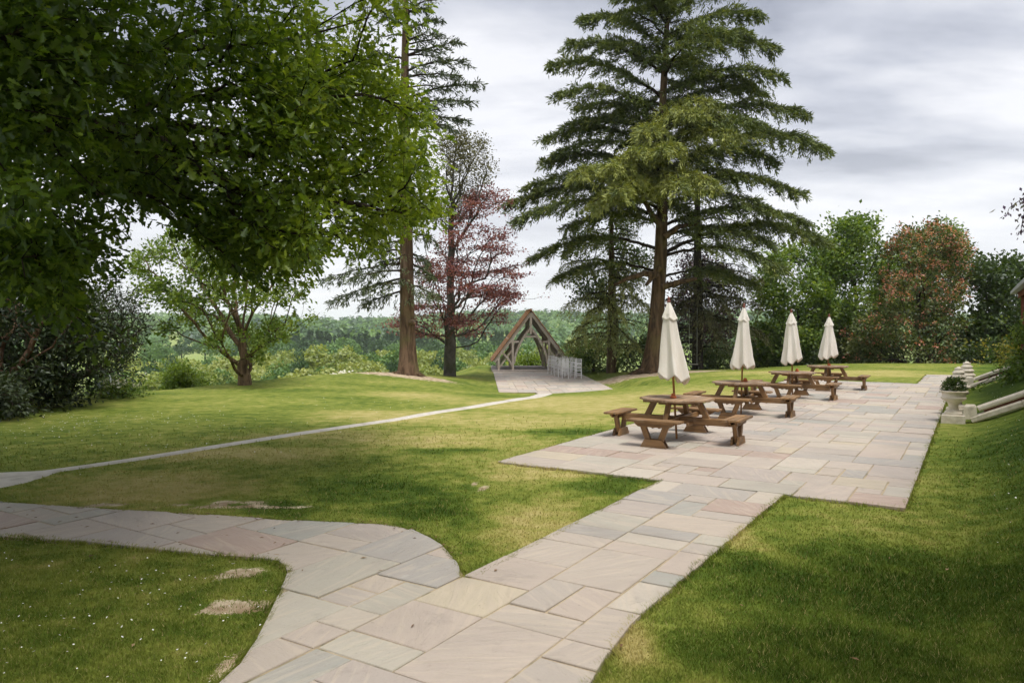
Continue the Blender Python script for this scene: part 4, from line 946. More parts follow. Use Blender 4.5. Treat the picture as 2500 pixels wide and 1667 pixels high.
def clusters(A, cen, out, per, rad, size, rng, tpl=LEAF2, up=.7, droop=.15, tb=None, tv=.18, width=1.0, flat=1.0, svar=.25):
    n = len(cen); N = n * per; c = np.repeat(cen, per, 0); o = np.repeat(norm(out), per, 0); j = rng.normal(0, 1, (N, 3)); j[:, 2] *= flat
    pos = c + j * rad; ax = norm(rng.normal(0, .8, (N, 3)) + o * .8 + norm(j) * .5 - np.array([0, 0, droop * 1.5]))
    nr = norm(rng.normal(0, .65, (N, 3)) + np.array([0, 0, up * 1.6])); sz = size * np.clip(rng.normal(1, svar, N), .5, 1.7)
    ct = rng.uniform(0.05, .95, n) if tb is None else np.broadcast_to(tb, (n,))
    leaves(A, pos, ax, nr, sz, np.full(N, width), np.repeat(ct, per) + rng.normal(0, tv, N), tpl)
def sample_px(poly, n, d0, d1, rng, clump=0, cr=.4, cz=1.0, bulge=True, dfun=None):
    """points in a crown: its outline as seen, its depth round like a crown"""
    poly = np.asarray(poly, float); lo, hi = poly.min(0), poly.max(0); cx = (lo + hi) / 2; hw = (hi - lo) / 2; res = []; tot = 0
    m_ = clump or n
    while tot < m_:
        q = rng.uniform(lo, hi, (m_ * 2, 2)); q = q[in_poly(q, poly)]
        f = np.sqrt(np.clip(1 - (((q - cx) / hw) ** 2).sum(1) * .8, .12, 1)) if bulge else np.ones(len(q))
        dm = (d0 + d1) / 2 if dfun is None else dfun(q); d = dm + (d1 - d0) / 2 * f * np.sign(rng.uniform(-1, 1, len(q))) * rng.rand(len(q)) ** .6
        rx = (q[:, 0] * K - CX) / F; rz = -(q[:, 1] * K - CY) / F; ry = cP + rz * sP; rzz = -sP + rz * cP
        res.append(np.stack([rx / ry * d, d, HC + rzz / ry * d], -1)); tot += len(q)
    c = np.concatenate(res)[:m_]
    if clump:
        p = c[rng.randint(0, m_, n * 2)] + rng.normal(0, 1, (n * 2, 3)) * np.array([cr, cr, cr * cz]); px = to_px(p); ok = in_poly(px, poly) | (rng.rand(len(p)) < .12); return p[ok][:n]
    return c
def tree(name, label, cat, base, limbs, mat_bark, r_root, r_tip, group=None, flare=.3):
    pass
def root_of(name, p, label, cat, group=None):
    o = empty(name, tuple(p)); tag(o, label, cat, group); return o
def child(name, me, root):
    o = ob(name, me, root); o.matrix_parent_inverse = Matrix.Translation(-Vector(root.location)); return o
def pxl(pts, d):
    return [P(x, y, d if np.isscalar(d) else d[i]) for i, (x, y) in enumerate(pts)]

B_OAK = bark_mat('oak_bark', (.030, .024, .018), (.085, .068, .05), 9.0, .22)
B_BROWN = bark_mat('brown_bark', (.060, .040, .026), (.20, .135, .085), 7.0, .16, 1.0)
B_FIR = bark_mat('reddish_conifer_bark', (.070, .042, .027), (.20, .130, .085), 5.0, .14, 1.0, (.13, .12, .05))
B_CEDAR = bark_mat('cedar_bark', (.050, .032, .019), (.150, .098, .056), 6.0, .10, 1.0, (.14, .11, .05))
B_BEECH = bark_mat('grey_beech_bark', (.055, .05, .044), (.12, .11, .095), 3.0, .6, .4, (.075, .08, .045))
B_DARK = bark_mat('dark_bark', (.025, .02, .017), (.07, .055, .045), 7.0, .2)
B_RHODO = bark_mat('rhododendron_bark', (.15, .085, .055), (.32, .20, .14), 6.0, .3, .6)
B_TWIG = bark_mat('shrub_twig_bark', (.06, .045, .035), (.13, .10, .08), 6.0, .3, .6)
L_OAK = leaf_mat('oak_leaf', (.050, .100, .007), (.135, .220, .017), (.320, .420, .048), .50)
L_YOUNG = leaf_mat('young_oak_leaf', (.078, .140, .016), (.145, .225, .030), (.250, .325, .060), .45)
L_BEECH = leaf_mat('copper_beech_leaf', (.135, .045, .062), (.245, .090, .112), (.38, .170, .175), .45)
L_OLIVE = leaf_mat('olive_brown_leaf', (.045, .042, .018), (.085, .080, .032), (.13, .13, .05), .3, gain=1.5)
L_CEDAR = leaf_mat('cedar_needles', (.050, .078, .018), (.125, .165, .034), (.330, .355, .080), .24, .6)
L_FIR = leaf_mat('fir_needles', (.018, .027, .012), (.042, .055, .024), (.085, .095, .042), .15, .6, gain=2.2)
L_HEM = leaf_mat('hemlock_needles', (.035, .048, .014), (.090, .105, .030), (.185, .195, .055), .25, .6, gain=2.1)
L_DULL = leaf_mat('dull_conifer_needles', (.026, .032, .012), (.062, .062, .024), (.115, .105, .042), .2, .6, gain=1.9)
L_GREEN = leaf_mat('mid_green_leaf', (.062, .120, .016), (.125, .210, .030), (.240, .325, .060), .42)
L_BRIGHT = leaf_mat('bright_green_leaf', (.085, .145, .016), (.150, .230, .028), (.240, .330, .055), .45)
L_DEEP = leaf_mat('deep_green_leaf', (.026, .050, .010), (.052, .090, .018), (.100, .145, .032), .40)
L_RHODO = leaf_mat('rhododendron_leaf', (.014, .026, .010), (.034, .054, .020), (.085, .110, .050), .15, .4, .35)
L_PURPLE = leaf_mat('dark_purple_leaf', (.012, .007, .010), (.030, .014, .020), (.055, .025, .032), .2, gain=1.4)
L_CORAL = leaf_mat('coral_flower', (.46, .15, .10), (.60, .25, .18), (.70, .38, .28), .35, .7)
L_REDBUSH = leaf_mat('flowering_tree_leaf', (.024, .036, .010), (.050, .066, .018), (.085, .095, .030), .3, gain=2.2)
L_WILLOW = leaf_mat('willow_leaf', (.190, .250, .070), (.300, .360, .105), (.430, .470, .160), .40)
L_VMID = leaf_mat('valley_green_leaf', (.040, .085, .026), (.075, .135, .038), (.120, .185, .056), .3, gain=1.8)
L_VDARK = leaf_mat('valley_dark_leaf', (.018, .042, .016), (.035, .072, .026), (.060, .105, .038), .25, gain=1.6)
L_WHITE = leaf_mat('white_blossom', (.62, .60, .55), (.74, .73, .68), (.82, .81, .78), .3, .7)
L_WIST = leaf_mat('wisteria_flower', (.085, .055, .13), (.16, .11, .22), (.10, .11, .06), .3, .7)
L_YELLOW = leaf_mat('variegated_leaf', (.05, .085, .012), (.14, .15, .018), (.36, .30, .04), .3, gain=1.3)

# --- the great oak overhanging from the left
def build_oak():
    r = np.random.RandomState(101); base = np.array([-9.6, 8.6, H1(-9.6, 8.6) - .1])
    root = root_of('oak_tree', base, 'large oak whose leafy boughs overhang the upper left of the view', 'tree')
    D = 9.0
    main = [( -60, -90), (690, -90), (700, 0), (740, 40), (770, 10), (800, -90), (965, -90), (968, 40), (935, 70), (905, 112), (915, 190), (985, 255), (1000, 330), (998, 400), (1028, 482), (985, 505), (930, 515), (885, 572), (830, 582), (760, 560), (705, 603), (640, 600), (600, 645), (540, 630),
            (480, 585), (435, 505), (400, 445), (372, 468), (335, 452), (300, 440), (255, 470), (190, 470), (90, 500), (-60, 490)]
    low = [(-90, 500), (60, 492), (160, 505), (245, 520), (272, 556), (238, 590), (252, 640), (190, 705), (120, 725), (40, 660), (-90, 640)]
    t1 = sample_px(main, 1350, -2.0, 2.4, r, 140, .215, .8, False, lambda q: 7.0 + 4.2 * np.clip(q[:, 0] / 1000, 0, 1) + .0 * q[:, 1])
    t1 = np.concatenate([t1, sample_px([(560, 60), (760, 60), (900, 60), (912, 190), (985, 255), (1000, 330), (998, 400), (1028, 482), (985, 505), (930, 515), (885, 572), (760, 555), (640, 590), (560, 600), (520, 480), (560, 300)], 520, 9.0, 12.4, r, 66, .19, .8, False)])
    t1 = np.concatenate([t1, sample_px([(385, 430), (430, 510), (470, 590), (530, 645), (600, 655), (640, 608), (705, 606), (730, 540), (620, 440)], 230, 8.0, 10.2, r, 34, .20, 1.1, False), sample_px([(225, 330), (420, 335), (450, 480), (330, 462), (250, 450)], 130, 7.8, 9.4, r, 22, .18, 1.0, False), sample_px([(150, 60), (700, 60), (760, 300), (600, 420), (300, 420), (120, 300)], 180, 7.5, 10.5, r, 40, .20, .8, False)])
    t2 = sample_px(low, 300, 6.6, 9.2, r, 60, .28, .8, False)
    t3 = sample_px([(-60, -90), (330, -90), (250, 120), (150, 330), (-60, 380)], 200, 5.2, 6.6, r, 30, .25, .8, False)
    n4 = 1400; g = r.normal(0, 1, (n4 * 3, 3)); g = g / np.linalg.norm(g, axis=1, keepdims=True) * r.rand(n4 * 3, 1) ** .4
    t4 = np.array([-8.0, 6.5, 8.8]) + g * np.array([8.8, 9.5, 4.8]); px = to_px(t4); vis = (t4[:, 1] > -.5) & (((px[:, 0] > -330) & (px[:, 0] < 2700) & (px[:, 1] > -330)) | (np.linalg.norm(t4 - np.array([0, 0, 2]), axis=1) < 5)); t4 = t4[~vis & (t4[:, 2] > 3.6)][:n4]
    limbs = [[base, base + (0.05, 0, 2.2), base + (.25, -.1, 4.2), base + (.5, -.3, 6.5), base + (.6, -.2, 9.0), base + (.2, .3, 11.5)],
             [base + (.2, 0, 3.6)] + pxl([(-330, 330), (-120, 262), (60, 262), (200, 290), (330, 335), (460, 330), (600, 345), (740, 330), (860, 330)], [9, 8.6, 8.3, 8.3, 8.5, 9, 9.6, 10.2, 10.8]),
             pxl([(330, 335), (420, 372), (520, 415), (620, 470), (690, 530)], [8.5, 8.4, 8.5, 8.9, 9.3]),
             [base + (.3, 0, 4.6)] + pxl([(-250, 130), (-40, 150), (160, 160), (330, 130), (520, 120), (700, 80), (880, 40)], [8.4, 8, 8, 8.4, 9, 9.8, 10.6]),
             [base + (.4, -.2, 5.2)] + pxl([(-200, -60), (60, -40), (300, 0), (480, -20)], [7, 6.3, 7.2, 8.4]),
             pxl([(600, 345), (720, 420), (820, 470), (930, 480)], [9.6, 10, 10.4, 10.8]),
             pxl([(60, 262), (40, 380), (70, 470), (120, 560), (170, 610)], [8.3, 8.1, 7.9, 7.8, 7.9]),
             [base + (.5, -.3, 6.3), base + (-2, -4, 7.5), base + (-3, -7, 8.2)], [base + (.5, -.3, 6.0), base + (3, -4, 7.3), base + (5, -7, 8.0)], [base + (.5, -.2, 7.0), base + (-3.5, 2.5, 8.6)]]
    pos, par = skeleton(limbs, .45); T = np.concatenate([t1, t2, t3, t4])
    p, pa, tips, n0 = grow(pos, par, T, r, .22, .38, .09)
    A, p = limb_mesh(p, pa, .48, .0045, n0, 2, 0, .35); child('trunk', A.mesh('trunk', B_OAK, True), root)
    tp = p[tips]; od = tp - p[pa[tips]]; px = to_px(tp); inv = (px[:, 0] > -200) & (px[:, 1] > -200) & (px[:, 0] < 2450) & (tp[:, 1] > 2)
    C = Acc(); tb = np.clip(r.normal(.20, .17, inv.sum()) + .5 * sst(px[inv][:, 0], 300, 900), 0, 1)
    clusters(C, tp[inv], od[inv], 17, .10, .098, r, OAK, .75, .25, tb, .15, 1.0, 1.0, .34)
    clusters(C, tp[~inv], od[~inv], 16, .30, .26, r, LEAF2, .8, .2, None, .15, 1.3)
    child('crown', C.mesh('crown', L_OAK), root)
build_oak()

# --- the spreading young tree at the lawn's far left edge
def z5(pts): return [((250 + x * .2679) / K, (560 + y * .2679) / K) for x, y in pts]
def build_spreading():
    r = np.random.RandomState(55); d = 28.0; base = P(*z5([(1297, 1432)])[0], d); base[2] = H1(base[0], base[1]) - .05
    root = root_of('spreading_tree', base, 'spreading young oak with fanned limbs at the lawn edge on the left', 'tree')
    poly = z5([(200, 340), (270, 230), (430, 140), (560, 60), (800, -60), (1000, -100), (1400, -110), (1700, 40), (1850, 250), (1950, 500), (1850, 690), (1650, 640), (1450, 740), (1400, 830), (1560, 800), (1740, 800), (1740, 870), (1950, 740), (2005, 760), (1960, 860), (1800, 960), (1600, 1010),
               (1480, 1060), (1500, 1170), (1350, 1200), (1250, 1080), (1080, 1120), (850, 1020), (700, 960), (400, 930), (380, 850), (620, 880), (720, 820), (600, 740), (400, 720), (300, 600), (280, 500)])
    T = sample_px(poly, 1150, d - 3.0, d + 3.0, r, 230, .20, .7)
    S = lambda pts, dd: pxl(z5(pts), dd)
    limbs = [[base] + S([(1295, 1250), (1285, 1090), (1262, 960), (1240, 840)], d), S([(1270, 1260), (1180, 1190), (1080, 1110), (950, 1000), (830, 860), (690, 700), (570, 560)], [d, d - .1, d - .3, d - .6, d - .9, d - 1.2, d - 1.4]),
             S([(1285, 1090), (1180, 980), (1080, 790), (960, 600), (860, 420)], [d, d + .2, d + .6, d + 1, d + 1.3]), S([(1240, 840), (1150, 700), (1100, 500), (1070, 300)], [d, d - .3, d - .6, d - 1]),
             S([(1262, 960), (1300, 700), (1315, 480), (1330, 200)], [d, d + .3, d + .5, d + .6]), S([(1300, 960), (1370, 760), (1480, 600), (1600, 440), (1720, 330)], [d, d, d + .4, d + .8, d + 1.1]),
             S([(1320, 1130), (1480, 1040), (1700, 985), (1850, 900), (1980, 760)], [d, d - .4, d - .8, d - 1, d - 1]), S([(1080, 1110), (900, 1030), (720, 970), (470, 905)], [d - .3, d - .9, d - 1.4, d - 1.9]), S([(1240, 840), (1210, 600), (1200, 330)], [d, d + .8, d + 1.5])]
    pos, par = skeleton(limbs, .3); p, pa, tips, n0 = grow(pos, par, T, r, .45, .3, .08)
    A, p = limb_mesh(p, pa, .215, .007, n0, 2, 0, .25); child('trunk', A.mesh('trunk', B_BROWN, True), root)
    C = Acc(); tp = p[tips]; clusters(C, tp, tp - p[pa[tips]], 14, .11, .125, r, LEAF2, .6, .15, None, .16, 1.25); child('crown', C.mesh('crown', L_YOUNG), root)
build_spreading()

# --- conifers
def needle_branch(T, C, start, tip, rng, r0, sag=.06, sec=.30, l2=1.5, droop=.35, size=.17, tuft=.10, bare=.22, tb=.4, tv=.2, w=.34, rise=.10, layers=1):
    start = np.asarray(start, float); tip = np.asarray(tip, float); L = np.linalg.norm(tip - start); n = max(8, int(L / .3)); t = np.linspace(0, 1, n)
    side = norm(np.cross(tip - start, [0, 0, 1.0])); bend = rng.normal(0, .05) * L
    path = start + (tip - start) * t[:, None] + side * (np.sin(t * math.pi) * bend)[:, None]; path[:, 2] += L * (rise * np.sin(t * math.pi) - sag * t ** 3 + sag * t)
    path += rng.normal(0, .03, path.shape) * (t[:, None] > 0.05)
    T.add(*tube(path, r0 * (1 - t) ** .8 + .008, 6), .05); tg = norm(np.gradient(path, axis=0))
    ns = max(4, int(L * (1 - bare) / sec)) * 2; s = bare + (1 - bare) * (np.arange(ns) + rng.rand(ns) * .6) / ns; s = np.clip(s, 0, .995); idx = s * (n - 1); i0 = idx.astype(int); i0 = np.minimum(i0, n - 2); f = (idx - i0)[:, None]
    o = path[i0] * (1 - f) + path[i0 + 1] * f; tt = tg[i0]; sg = np.where(np.arange(ns) % 2 == 0, 1, -1)[:, None]; sd = norm(np.cross(tt, [0, 0, 1.0])) * sg
    ln = l2 * (.22 + .78 * np.sin(np.clip((1 - s) * 1.9 + .12, 0, 1.57))) * rng.uniform(.55, 1.2, ns) * min(1, L / 4.5 + .25)
    dr = norm(tt * rng.uniform(.45, 1.1, (ns, 1)) + sd * rng.uniform(.5, 1.0, (ns, 1)) + rng.normal(0, .16, (ns, 3))); k = max(4, int(l2 / tuft)); u = (np.arange(k) + .6) / k
    q = o[:, None] + dr[:, None] * (ln[:, None] * u[None])[..., None]; q[..., 2] -= droop * ln[:, None] * (u[None] ** 2) * rng.uniform(.5, 1.4, (ns, 1))
    q = q.reshape(-1, 3) + rng.normal(0, .035, (ns * k, 3)); d3 = np.repeat(dr, k, 0) + np.array([0, 0, -1.0]) * (np.tile(u, ns) * droop * 1.3)[:, None]
    tint = np.repeat(np.clip(rng.normal(tb, tv * .6, ns), 0, 1), k) + rng.normal(0, tv * .6, ns * k) + np.tile(u, ns) * .12
    for _ in range(layers):
        m_ = len(q); ax = norm(d3 + rng.normal(0, .55, (m_, 3))); nr = norm(rng.normal(0, .7, (m_, 3)) + np.array([0, 0, .9]))
        leaves(C, q + rng.normal(0, .03, q.shape), ax, nr, size * rng.uniform(.6, 1.35, m_), np.full(m_, w), tint, NEEDLE)
    for a in range(0, ns, 2):                                     # a few bare side twigs show through
        T.add(*tube(np.stack([o[a], o[a] + dr[a] * ln[a] * .5, o[a] + dr[a] * ln[a] * .95 - np.array([0, 0, droop * ln[a] * .8])]), [.012, .008, .004], 3), 0.0)
def trunk_curve(pts, y):
    pts = np.asarray(pts); o = np.argsort(pts[:, 1]); return np.interp(y, pts[o, 1], pts[o, 0])

def build_cedar():
    r = np.random.RandomState(77); d = 42.0; line = [(1497, 858), (1504, 790), (1510, 700), (1517, 600), (1521, 480), (1523, 380), (1522, 250), (1528, 120), (1535, 0), (1540, -120), (1543, -220)]
    pts = pxl(line, d); pts[0][2] = H1(pts[0][0], pts[0][1]) - .15; base = pts[0].copy()
    root = root_of('cedar_tree', base, 'tallest dark cedar with layered boughs rising behind the parasols', 'tree')
    T = Acc(); C = Acc(); q = np.array(densify(pts, .6)); h = (q[:, 2] - base[2]) / (q[-1, 2] - base[2]); rad = .44 * (1 - h) ** 1.05 + .04; rad[:4] *= np.array([1.65, 1.3, 1.12, 1.04])
    T.add(*tube(q, rad, 16))
    for a in np.linspace(0, 6.28, 8)[:-1]:                        # root flare
        e = base + np.array([math.cos(a) * 1.5, math.sin(a) * 1.3, .02]); e[2] = H1(e[0], e[1]) - .05; T.add(*tube([base + (0, 0, .75), base + np.array([math.cos(a) * .55, math.sin(a) * .55, .3]), e], [.22, .18, .05], 8))
    def att(y): return P(trunk_curve(line, y), y, d)
    R = [(1700, -30, 50), (1745, 35, 95), (1720, 80, 130), (1785, 110, 160), (1795, 172, 215), (1752, 215, 250), (1850, 262, 300), (1760, 300, 330), (1893, 342, 400), (1780, 372, 395), (1700, 405, 420), (1840, 445, 440), (1765, 480, 470), (1856, 512, 520), (1890, 553, 585), (1800, 615, 590), (1770, 560, 545), (1740, 655, 640), (1640, -60, 10)]
    Lf = [(1380, -30, 50), (1338, 45, 110), (1395, 100, 150), (1310, 100, 170), (1266, 150, 225), (1285, 215, 265), (1330, 250, 290), (1252, 318, 345), (1300, 290, 325), (1247, 372, 400), (1330, 410, 420), (1216, 430, 452), (1172, 468, 482), (1190, 503, 505), (1300, 520, 515), (1226, 592, 575), (1276, 640, 628), (1430, -70, 0)]
    for k, (x, y, ya) in enumerate(R + Lf):
        dd = r.uniform(-2.6, 2.6); tip = P(x, y, d + dd); st = att(ya); L = np.linalg.norm(tip - st); low = ya > 560
        needle_branch(T, C, st, tip, r, .03 + .009 * L, .05, .17, 1.15 + .10 * L, .42, .27, .085, .26 if low else .08, .34, .2, .20, .11, 3)
    for k in range(28):                                           # boughs all round, higher ones shorter
        y = -190 + 680 * (k + r.rand()) / 28; a = r.uniform(0, 6.283); prof = np.interp(y, [-200, -50, 100, 250, 400, 500], [1.2, 3.4, 5.0, 6.0, 7.2, 7.4]); L = prof * r.uniform(.55, 1.0); st = att(y)
        if y > 380 and -2.4 < a - 4.71 < 2.4 and r.rand() < .35: continue
        tip = st + np.array([math.cos(a) * L, math.sin(a) * L, L * r.uniform(-.02, .20)]); needle_branch(T, C, st, tip, r, .03 + .008 * L, .05, .19, 1.1 + .10 * L, .42, .27, .09, .06, .32, .2, .20, .11, 3)
    for k in range(70):                                           # short shoots that clothe the upper stem
        y = r.uniform(-200, 430); a = r.uniform(0, 6.283); L = r.uniform(.8, 2.0); st = att(y); needle_branch(T, C, st, st + np.array([math.cos(a) * L, math.sin(a) * L, L * r.uniform(.0, .3)]), r, .03, .05, .2, .9, .4, .25, .09, .02, .34, .2, .20, .08, 2)
    F_ = [(1330, 400, 455, 5.5), (1400, 385, 450, 6.5), (1450, 350, 430, 6.0), (1420, 440, 470, 7), (1520, 345, 420, 6.5), (1600, 262, 330, 5.5), (1640, 235, 300, 4.5), (1690, 310, 380, 5.5), (1560, 430, 450, 6.5), (1640, 420, 450, 6), (1480, 300, 360, 5), (1360, 470, 480, 5)]
    for (x, y, ya, fw) in F_:                                      # the boughs towards us, light painted into their paler tint
        tip = P(x, y, d - fw); st = att(ya); needle_branch(T, C, st, tip, r, .10, .08, .18, 1.7, .62, .26, .085, .10, .70, .2, .20, .12, 3)
    for pl in ([(1517, 615), (1503, 628), (1492, 645), (1484, 655)], [(1512, 632), (1480, 628), (1440, 640), (1410, 655)], [(1519, 520), (1495, 490), (1478, 455), (1470, 430)], [(1525, 545), (1560, 520), (1600, 515)], [(1520, 660), (1560, 648), (1600, 640)]):
        w = densify(pxl(pl, d - .5), .3); T.add(*tube(w, np.linspace(.20, .08, len(w)), 8))
    child('trunk', T.mesh('trunk', B_CEDAR, True), root); child('crown', C.mesh('crown', L_CEDAR), root)
build_cedar()

def build_fir():
    r = np.random.RandomState(31); d = 36.0; line = [(938, 858), (936, 760), (934, 600), (932, 450), (931, 300), (930, 150), (932, 30), (934, -110)]
    pts = pxl(line, d); pts[0][2] = H1(pts[0][0], pts[0][1]) - .1; base = pts[0].copy(); root = root_of('fir_tree', base, 'tall sparse fir with bare reddish trunk left of the copper beech', 'tree')
    T = Acc(); C = Acc(); q = np.array(densify(pts, .6)); h = (q[:, 2] - base[2]) / (q[-1, 2] - base[2]); rad = .36 * (1 - h) ** .62 + .03; rad[:3] *= np.array([1.5, 1.2, 1.06]); T.add(*tube(q, rad, 14))
    for a in np.linspace(.4, 6.6, 8)[:-1]:
        e = base + np.array([math.cos(a) * .95, math.sin(a) * .9, 0]); e[2] = H1(e[0], e[1]) - .03; T.add(*tube([base + (0, 0, .5), base + np.array([math.cos(a) * .4, math.sin(a) * .4, .2]), e], [.15, .12, .03], 7))
    w = densify(pxl([(940, 742), (948, 738), (952, 745)], d - .3), .1); T.add(*tube(w, np.linspace(.14, .10, len(w)), 8))
    def att(y): return P(trunk_curve(line, y), y, d)
    BR = [(1015, 42, 70), (1010, 78, 100), (1056, 98, 130), (1070, 142, 165), (1050, 175, 180), (1104, 192, 225), (1085, 232, 245), (1072, 276, 270), (1035, 292, 290), (1000, 250, 250), (985, 20, 30), (980, -30, -20), (880, 40, 60), (860, 120, 140), (850, 190, 205), (870, 260, 270), (850, 330, 340),
          (745, 640, 605), (757, 692, 640), (800, 590, 575), (840, 660, 650), (850, 570, 555), (830, 700, 665), (800, 640, 620), (880, 600, 590), (985, 600, 580), (1000, 555, 530), (1000, 640, 600), (985, 480, 470), (890, 500, 490), (1000, 680, 650), (880, 430, 430)]
    for (x, y, ya) in BR:
        tip = P(x, y, d + r.uniform(-1.6, 1.6)); st = att(ya); low = ya > 420
        needle_branch(T, C, st, tip, r, .055, .02, .26, .95, .75 if low else .30, .24, .09, .22 if low else .12, .45 if low else .3, .2, .22, .03, 3)
    for k in range(16):
        y = -90 + 400 * r.rand(); a = r.uniform(0, 6.28); L = np.interp(y, [-100, 60, 300], [.7, 2.2, 3.0]); st = att(y); needle_branch(T, C, st, st + np.array([math.cos(a) * L, math.sin(a) * L, .15 * L]), r, .04, .02, .28, .9, .3, .17, .12, .2, .3, .2, .26, .03, 1)
    for k in range(26):                                           # shoots straight off the trunk
        y = r.uniform(470, 690); a = r.uniform(3.0, 6.4); st = att(y) + np.array([math.cos(a) * .3, math.sin(a) * .3, 0]); L = r.uniform(.5, 1.1); needle_branch(T, C, st, st + np.array([math.cos(a) * L, math.sin(a) * L, -.3 * L]), r, .015, .02, .2, .6, .8, .16, .12, .05, .7, .2, .28, .03, 1)
    child('trunk', T.mesh('trunk', B_FIR, True), root); child('crown', C.mesh('crown', L_FIR), root)
build_fir()

def build_drooper(name, label, x, d, top, rt, tips, seed, leafm, n, spread, tb, barkm=B_CEDAR, ylo=800):
    r = np.random.RandomState(seed); line = [(x, 862), (x + 1, 700), (x, 500), (x, top)]; pts = pxl(line, d); pts[0][2] = H1(pts[0][0], pts[0][1]) - .3; base = pts[0].copy(); root = root_of(name, base, label, 'tree', 'conifers behind the cedar')
    T = Acc(); C = Acc(); q = np.array(densify(pts, .6)); h = (q[:, 2] - base[2]) / (q[-1, 2] - base[2]); T.add(*tube(q, rt * (1 - h) ** .7 + .03, 12))
    def att(y): return P(x, y, d)
    for (tx, ty, ya, fw) in tips: needle_branch(T, C, att(ya), P(tx, ty, d - fw), r, .06, .02, .20, 1.5, 1.0, .19, .10, .15, tb, .22, .24, .06, 2)
    for k in range(n):
        y = top + 10 + (ylo - top) * (k + r.rand()) / n; a = r.uniform(0, 6.283); L = spread * np.interp(y, [top, top + 120, ylo], [.25, .8, 1.0]) * r.uniform(.6, 1.05); st = att(y)
        needle_branch(T, C, st, st + np.array([math.cos(a) * L, math.sin(a) * L, -.12 * L]), r, .05, .02, .26, 1.3, .9, .19, .12, .15, tb - .15, .2, .24, .06, 1)
    child('trunk', T.mesh('trunk', barkm, True), root); child('crown', C.mesh('crown', leafm), root)
build_drooper('hemlock_tree', 'conifer with drooping pale green sprays between pavilion and cedar', 1404, 46.0, 430, .30, [(1300, 700, 690, 2), (1330, 760, 735, 3), (1350, 720, 700, 4), (1440, 660, 640, 4), (1470, 640, 620, 3), (1480, 700, 680, 4), (1420, 720, 690, 4.5), (1460, 790, 740, 3.5), (1400, 790, 745, 4), (1300, 790, 765, 2), (1290, 610, 600, 1), (1320, 560, 545, 0)], 9, L_HEM, 30, 3.2, .55)
build_drooper('conifer_tree', 'dull green conifer with dark trunk behind the second parasol', 1602, 47.0, 300, .36, [(1700, 680, 655, 3), (1740, 700, 680, 2), (1660, 700, 670, 4), (1720, 760, 720, 3), (1760, 770, 730, 1), (1660, 780, 735, 3), (1580, 660, 640, 3), (1680, 620, 600, 2), (1750, 640, 620, 0), (1620, 740, 705, 4), (1560, 700, 690, 2)], 12, L_DULL, 40, 4.2, .45, B_DARK)

# --- copper beech
def build_beech():
    r = np.random.RandomState(17); d = 42.0; base = P(1033, 860, d); base[2] = H1(base[0], base[1]) - .1
    root = root_of('copper_beech', base, 'copper beech with airy dark red foliage left of the pavilion', 'tree')
    S = lambda pts, dd=d: pxl(pts, dd)
    limbs = [[base] + S([(1033, 740), (1034, 640), (1036, 540), (1039, 450), (1042, 370), (1052, 300)]), S([(1030, 720), (1008, 672), (992, 640), (980, 590), (970, 530), (975, 460)], [d, d, d, d + .3, d + .6, d + 1]), S([(1036, 580), (1062, 545), (1085, 510), (1105, 470), (1135, 425)], [d, d - .3, d - .8, d - 1.2, d - 1.6]),
             S([(1035, 640), (1065, 595), (1100, 570), (1150, 550), (1190, 560)], [d, d + .2, d + .5, d + .8, d + 1]), S([(1034, 690), (1070, 655), (1120, 640), (1170, 650)], [d, d - .4, d - .9, d - 1.2]), S([(1033, 735), (1000, 735), (960, 740), (905, 735)], [d, d - .6, d - 1.2, d - 1.6]),
             S([(1039, 470), (1065, 410), (1090, 360), (1115, 330)], [d, d + .4, d + .9, d + 1.2]), S([(1041, 792), (1060, 798), (1085, 800), (1106, 786), (1110, 768), (1106, 752), (1130, 738)], d - .3), S([(1034, 700), (1075, 710), (1120, 720), (1150, 735)], [d, d + .6, d + 1, d + 1.3])]
    pur = [(960, 650), (975, 590), (1040, 520), (1080, 440), (1130, 418), (1165, 440), (1182, 500), (1196, 560), (1216, 580), (1190, 650), (1196, 690), (1150, 708), (1168, 745), (1120, 780), (1060, 765), (1000, 785), (930, 775), (888, 742), (900, 712), (950, 700)]
    top = [(985, 500), (995, 400), (1010, 320), (1055, 282), (1110, 320), (1146, 370), (1120, 450), (1060, 520)]
    t1 = sample_px(pur, 1350, d - 3.4, d + 3.4, r, 110, .60, .14); t2 = sample_px(top, 620, d - 2, d + 2, r, 70, .45, .5)
    pos, par = skeleton(limbs, .4); p, pa, tips, n0 = grow(pos, par, np.concatenate([t1, t2]), r, .38, .4, .08); A, p = limb_mesh(p, pa, .33, .009, n0, 2, 0, .15); child('trunk', A.mesh('trunk', B_BEECH, True), root)
    tp = p[tips]; od = tp - p[pa[tips]]; px = to_px(tp); isp = in_poly(px, pur) | (px[:, 1] > 520)
    C = Acc(); clusters(C, tp[isp], od[isp], 14, .22, .125, r, LEAF2, 1.0, .05, None, .2, 1.2, .30); child('crown', C.mesh('crown', L_BEECH), root)
    C = Acc(); clusters(C, tp[~isp], od[~isp], 12, .20, .115, r, LEAF2, .6, .1, None, .2, 1.2); o = child('upper_crown', C.mesh('upper_crown', L_OLIVE), root); o['label'] = 'thin olive brown top of the beech'
build_beech()

